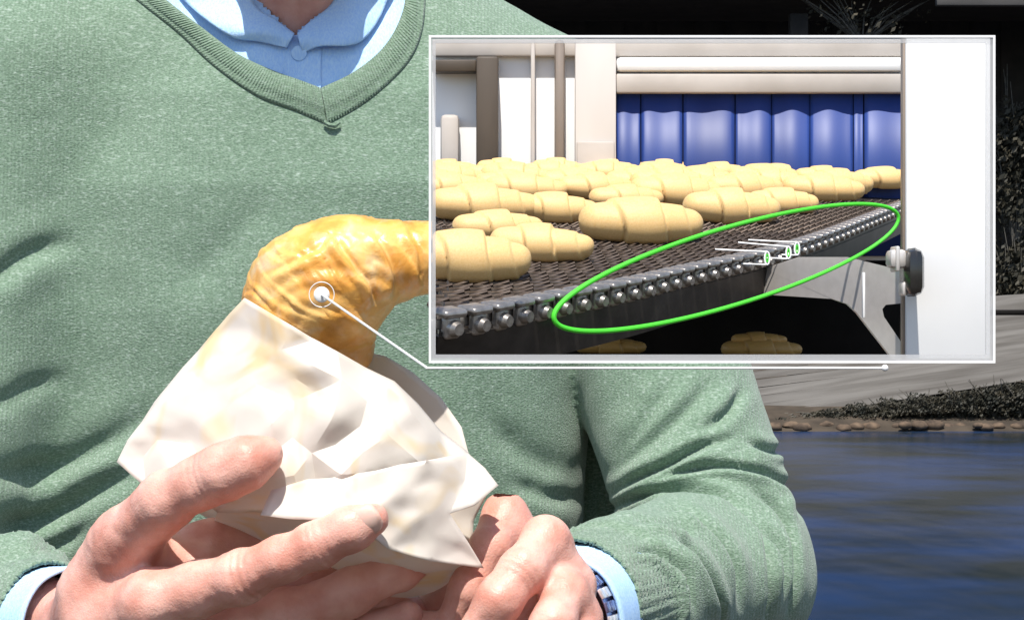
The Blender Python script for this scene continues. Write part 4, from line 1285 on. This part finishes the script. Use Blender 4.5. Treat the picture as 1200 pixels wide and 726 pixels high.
# ================================================================== CROISSANT in the bag
def baked():
    G = Grid(P(250, 560, 1.15), P(590, 230, 1.34), 0.0012)
    path = spline([(352, 520, 1.268), (352, 455, 1.264), (354, 390, 1.257), (376, 340, 1.248), (425, 312, 1.247), (475, 304, 1.252), (520, 300, 1.256), (556, 303, 1.26)], 34)
    rad = np.interp(np.linspace(0, 1, 34), [0, 0.15, 0.32, 0.46, 0.60, 0.72, 0.85, 1], [0.020, 0.026, 0.0315, 0.0320, 0.0205, 0.0175, 0.0145, 0.008])
    pts = [P(*p) for p in path]
    for i in range(33): G.cone(pts[i], pts[i + 1], rad[i], rad[i + 1], 0.006)
    # shoulder of the middle wrap on the left and the fold on the right
    G.chain([(P(333, 358, 1.254), 0.0195), (P(345, 322, 1.247), 0.0170), (P(392, 296, 1.247), 0.0150)], 0.010)
    G.chain([(P(408, 412, 1.256), 0.0130), (P(404, 360, 1.240), 0.0160), (P(392, 330, 1.240), 0.0160)], 0.008)
    V, Q = G.mesh(); V = smooth_mesh(V, Q, 2)
    N = normals(V, Q)
    px, py = proj(V)
    D = 0.0007 * vnoise(V, 40, 1.0, 3)
    for pts_, wdt, dep in [([(300, 372), (335, 335), (385, 318), (440, 330), (470, 345)], 9, 0.6),
                           ([(318, 388), (345, 345), (385, 345), (420, 370), (425, 410)], 9, 0.6),
                           ([(345, 395), (365, 365), (395, 372), (408, 410)], 8, 0.3),
                           ([(385, 272), (405, 300), (430, 330), (440, 360)], 6, 2.2),
                           ([(432, 268), (452, 295), (462, 325), (458, 352)], 6, 2.0),
                           ([(475, 268), (490, 295), (492, 335)], 5, 1.6),
                           ([(312, 325), (345, 308), (378, 290), (392, 270)], 6, 1.4)]:
        sd, t = polydist(px, py, pts_)
        # a wrap edge: a step with a soft lip
        D += dep * 1e-3 * (np.exp(-((sd - wdt) / wdt) ** 2) - np.exp(-((sd + wdt * 0.4) / (wdt * 0.6)) ** 2)) * np.clip(np.minimum(t, 1 - t) * 6, 0, 1)
    PP = np.array([list(p) for p in pts]); TT = np.gradient(PP, axis=0); TT /= np.linalg.norm(TT, axis=1, keepdims=True)
    d2 = ((V[:, None, :] - PP[None]) ** 2).sum(2); k = d2.argmin(1)
    along = k / 33.0 + ((V - PP[k]) * TT[k]).sum(1) / 0.16
    lay = along * 7.5 + 0.9 * np.sin((V[:, 2] - PP[k, 2]) / 0.02) + 0.9 * vnoise(V, 22, 4.0, 2)
    fr = lay - np.floor(lay)
    D += 0.0012 * (np.minimum(fr, (1 - fr) * 6) - 0.4)
    V = V + N * D[:, None]
    o = npobj('croissant', V, Q, M['crust'])
    tag(o, 'golden baked croissant sticking out of the white paper bag', 'croissant')
baked()

# ================================================================== PAPER BAG
bag = empty('paper_bag', P(380, 600, 1.24), label='crumpled white paper bag held in both hands around the croissant', cat='bag')
def sheet(name, outline, ctrl, base, scatter, jit, seed, fine=0.0004, soft=2, mind=22):
    r = random.Random(seed)
    ol = []
    for i in range(len(outline)):
        a, b = outline[i], outline[(i + 1) % len(outline)]
        L_ = math.hypot(b[0] - a[0], b[1] - a[1]); k = max(1, int(L_ / 26))
        for q in range(k):
            t = q / k; ol.append((a[0] + (b[0] - a[0]) * t + (r.uniform(-2.2, 2.2) if q else 0), a[1] + (b[1] - a[1]) * t + (r.uniform(-2.2, 2.2) if q else 0), (a[2] + (b[2] - a[2]) * t)))
    C_ = np.array(ctrl + [o for o in outline], float)
    def depth(x, y):
        d2 = (C_[:, 0] - x) ** 2 + (C_[:, 1] - y) ** 2 + 60
        wt = 1 / d2 ** 1.5
        return float((wt * C_[:, 2]).sum() / wt.sum())
    pts = list(ol)
    pts += [tuple(c) for c in ctrl]
    ox = np.array([o[0] for o in ol]); oy = np.array([o[1] for o in ol])
    tries = 0; poly = [(o[0], o[1]) for o in ol]
    while scatter > 0 and tries < 6000:
        tries += 1
        x = r.uniform(ox.min(), ox.max()); y = r.uniform(oy.min(), oy.max())
        if not inpoly(np.array([x]), np.array([y]), poly)[0]: continue
        if min((x - p[0]) ** 2 + (y - p[1]) ** 2 for p in pts) < mind ** 2: continue
        pts.append((x, y, depth(x, y) + r.uniform(-jit, jit))); scatter -= 1
    n = len(ol)
    vs, es, fs, *_ = delaunay_2d_cdt([Vector((p[0], p[1])) for p in pts], [], [list(range(n))], 1, 1e-4)
    D = {}
    bm = bmesh.new()
    bv = []
    for v in vs:
        q = min(pts, key=lambda p: (p[0] - v.x) ** 2 + (p[1] - v.y) ** 2)
        bv.append(bm.verts.new(P(v.x, v.y, base + q[2])))
    for f in fs:
        try: bm.faces.new([bv[i] for i in f])
        except ValueError: pass
    bmesh.ops.recalc_face_normals(bm, faces=bm.faces)
    bmesh.ops.subdivide_edges(bm, edges=bm.edges[:], cuts=4, use_grid_fill=True, smooth=0.0)
    bmesh.ops.triangulate(bm, faces=bm.faces[:])
    for _ in range(soft): bmesh.ops.smooth_vert(bm, verts=[v for v in bm.verts if not v.is_boundary], factor=0.5, use_axis_x=True, use_axis_y=True, use_axis_z=True)
    for v in bm.verts:
        q = Vector(((v.co.x + 0.8 * v.co.z) * 0.55, seed, (v.co.z - 0.8 * v.co.x) * 1.15))
        v.co.y += 0.0016 * (abs(noise.noise(q * 24)) - 0.25) + 0.0010 * (abs(noise.noise(q * 50 + Vector((3, 1, 5)))) - 0.25) + fine * noise.fractal(v.co * 90, 1, 2, 3)
    o = bmobj(name, bm, M['paper'], bag, smooth=True, angle=20)
    o.modifiers.new('thick', 'SOLIDIFY').thickness = 0.0004
    return o
front = [(287, 349, -.012), (316, 366, -.030), (345, 383, -.038), (395, 412, -.034), (428, 431, -.018), (462, 447, -.008), (490, 474, -.004), (516, 505, .000), (546, 528, .000),
         (583, 568, -.010), (556, 592, -.024), (525, 602, -.030), (566, 664, -.016), (505, 655, -.034), (455, 640, -.044), (420, 612, -.050), (380, 606, -.052), (300, 600, -.046), (255, 600, -.040), (205, 565, -.026), (172, 572, -.006), (137, 541, .004), (150, 515, .004), (182, 470, .004), (215, 430, .004), (250, 390, .004)]
ctrl = [(290, 385, -.016), (262, 415, -.012), (230, 455, -.010), (195, 500, -.006), (168, 535, .002), (200, 540, -.018), (225, 520, -.016), (185, 515, -.002),
        (330, 410, -.036), (300, 450, -.034), (265, 490, -.028), (370, 430, -.046), (345, 470, -.042), (320, 495, -.050), (290, 530, -.044),
        (400, 445, -.048), (430, 470, -.044), (390, 490, -.056), (365, 530, -.050), (345, 556, -.056), (300, 565, -.050), (255, 560, -.036),
        (450, 455, -.030), (478, 478, -.034), (455, 510, -.050), (425, 530, -.054), (500, 505, -.028), (490, 540, -.044), (525, 535, -.016),
        (440, 550, -.052), (400, 556, -.060), (450, 585, -.050), (480, 610, -.042), (500, 570, -.034), (540, 560, -.018), (510, 628, -.030), (470, 630, -.046), (545, 640, -.014)]
sheet('front_sheet', front, ctrl, 1.246, 28, 0.0034, 3, soft=1, mind=28)
flap = [(318, 574, -.054), (360, 561, -.058), (440, 551, -.056), (500, 539, -.048), (548, 530, -.006), (584, 568, -.018), (556, 591, -.032), (527, 601, -.042), (567, 665, -.030), (505, 657, -.050), (455, 643, -.060), (420, 615, -.065), (380, 609, -.068), (305, 603, -.062)]
sheet('folded_flap', flap, [(400, 580, -.063), (450, 590, -.061), (480, 572, -.054), (500, 600, -.052), (470, 620, -.058), (520, 560, -.040), (545, 562, -.022), (515, 578, -.046), (510, 630, -.048), (540, 645, -.036), (350, 585, -.062)], 1.246, 8, 0.0012, 8)
back = [(296, 362, .020), (330, 372, .036), (380, 398, .040), (424, 411, .030), (452, 417, .022), (484, 436, .018), (517, 466, .014), (541, 500, .010), (549, 530, .006), (576, 568, .004),
        (555, 610, .010), (552, 655, .008), (512, 690, .004), (455, 702, .004), (430, 690, .010), (350, 660, .02), (250, 610, .02), (180, 574, .010), (145, 542, .008), (160, 512, .008), (220, 432, .010), (262, 388, .012)]
sheet('back_sheet', back, [(350, 500, .045), (420, 480, .040), (300, 480, .04), (250, 520, .03), (450, 560, .03), (480, 620, .018), (400, 620, .03)], 1.262, 60, 0.002, 5)
# underside gusset joining the two sheets
gus = [(255, 600), (300, 600), (380, 606), (420, 612), (455, 640), (505, 655), (560, 663)]
gfd = [-.040, -.046, -.052, -.050, -.044, -.034, -.016]
gb = [(250, 612, .02), (300, 640, .02), (350, 664, .018), (430, 692, .010), (455, 703, .004), (512, 691, .004), (552, 657, .006)]
A = spline([(p[0], p[1], 1.2465 + d) for p, d in zip(gus, gfd)], 40); B = spline([(x, y, 1.262 + d) for x, y, d in gb], 40)
V = []
for i in range(40):
    for j in range(8):
        q = A[i] + (B[i] - A[i]) * j / 7
        V.append(P(q[0], q[1], q[2] + 0.003 * math.sin(i * 0.7 + j)))
obj('underside', V, [(i * 8 + j, i * 8 + j + 1, i * 8 + 9 + j, i * 8 + 8 + j) for i in range(39) for j in range(7)], M['paper'], bag)
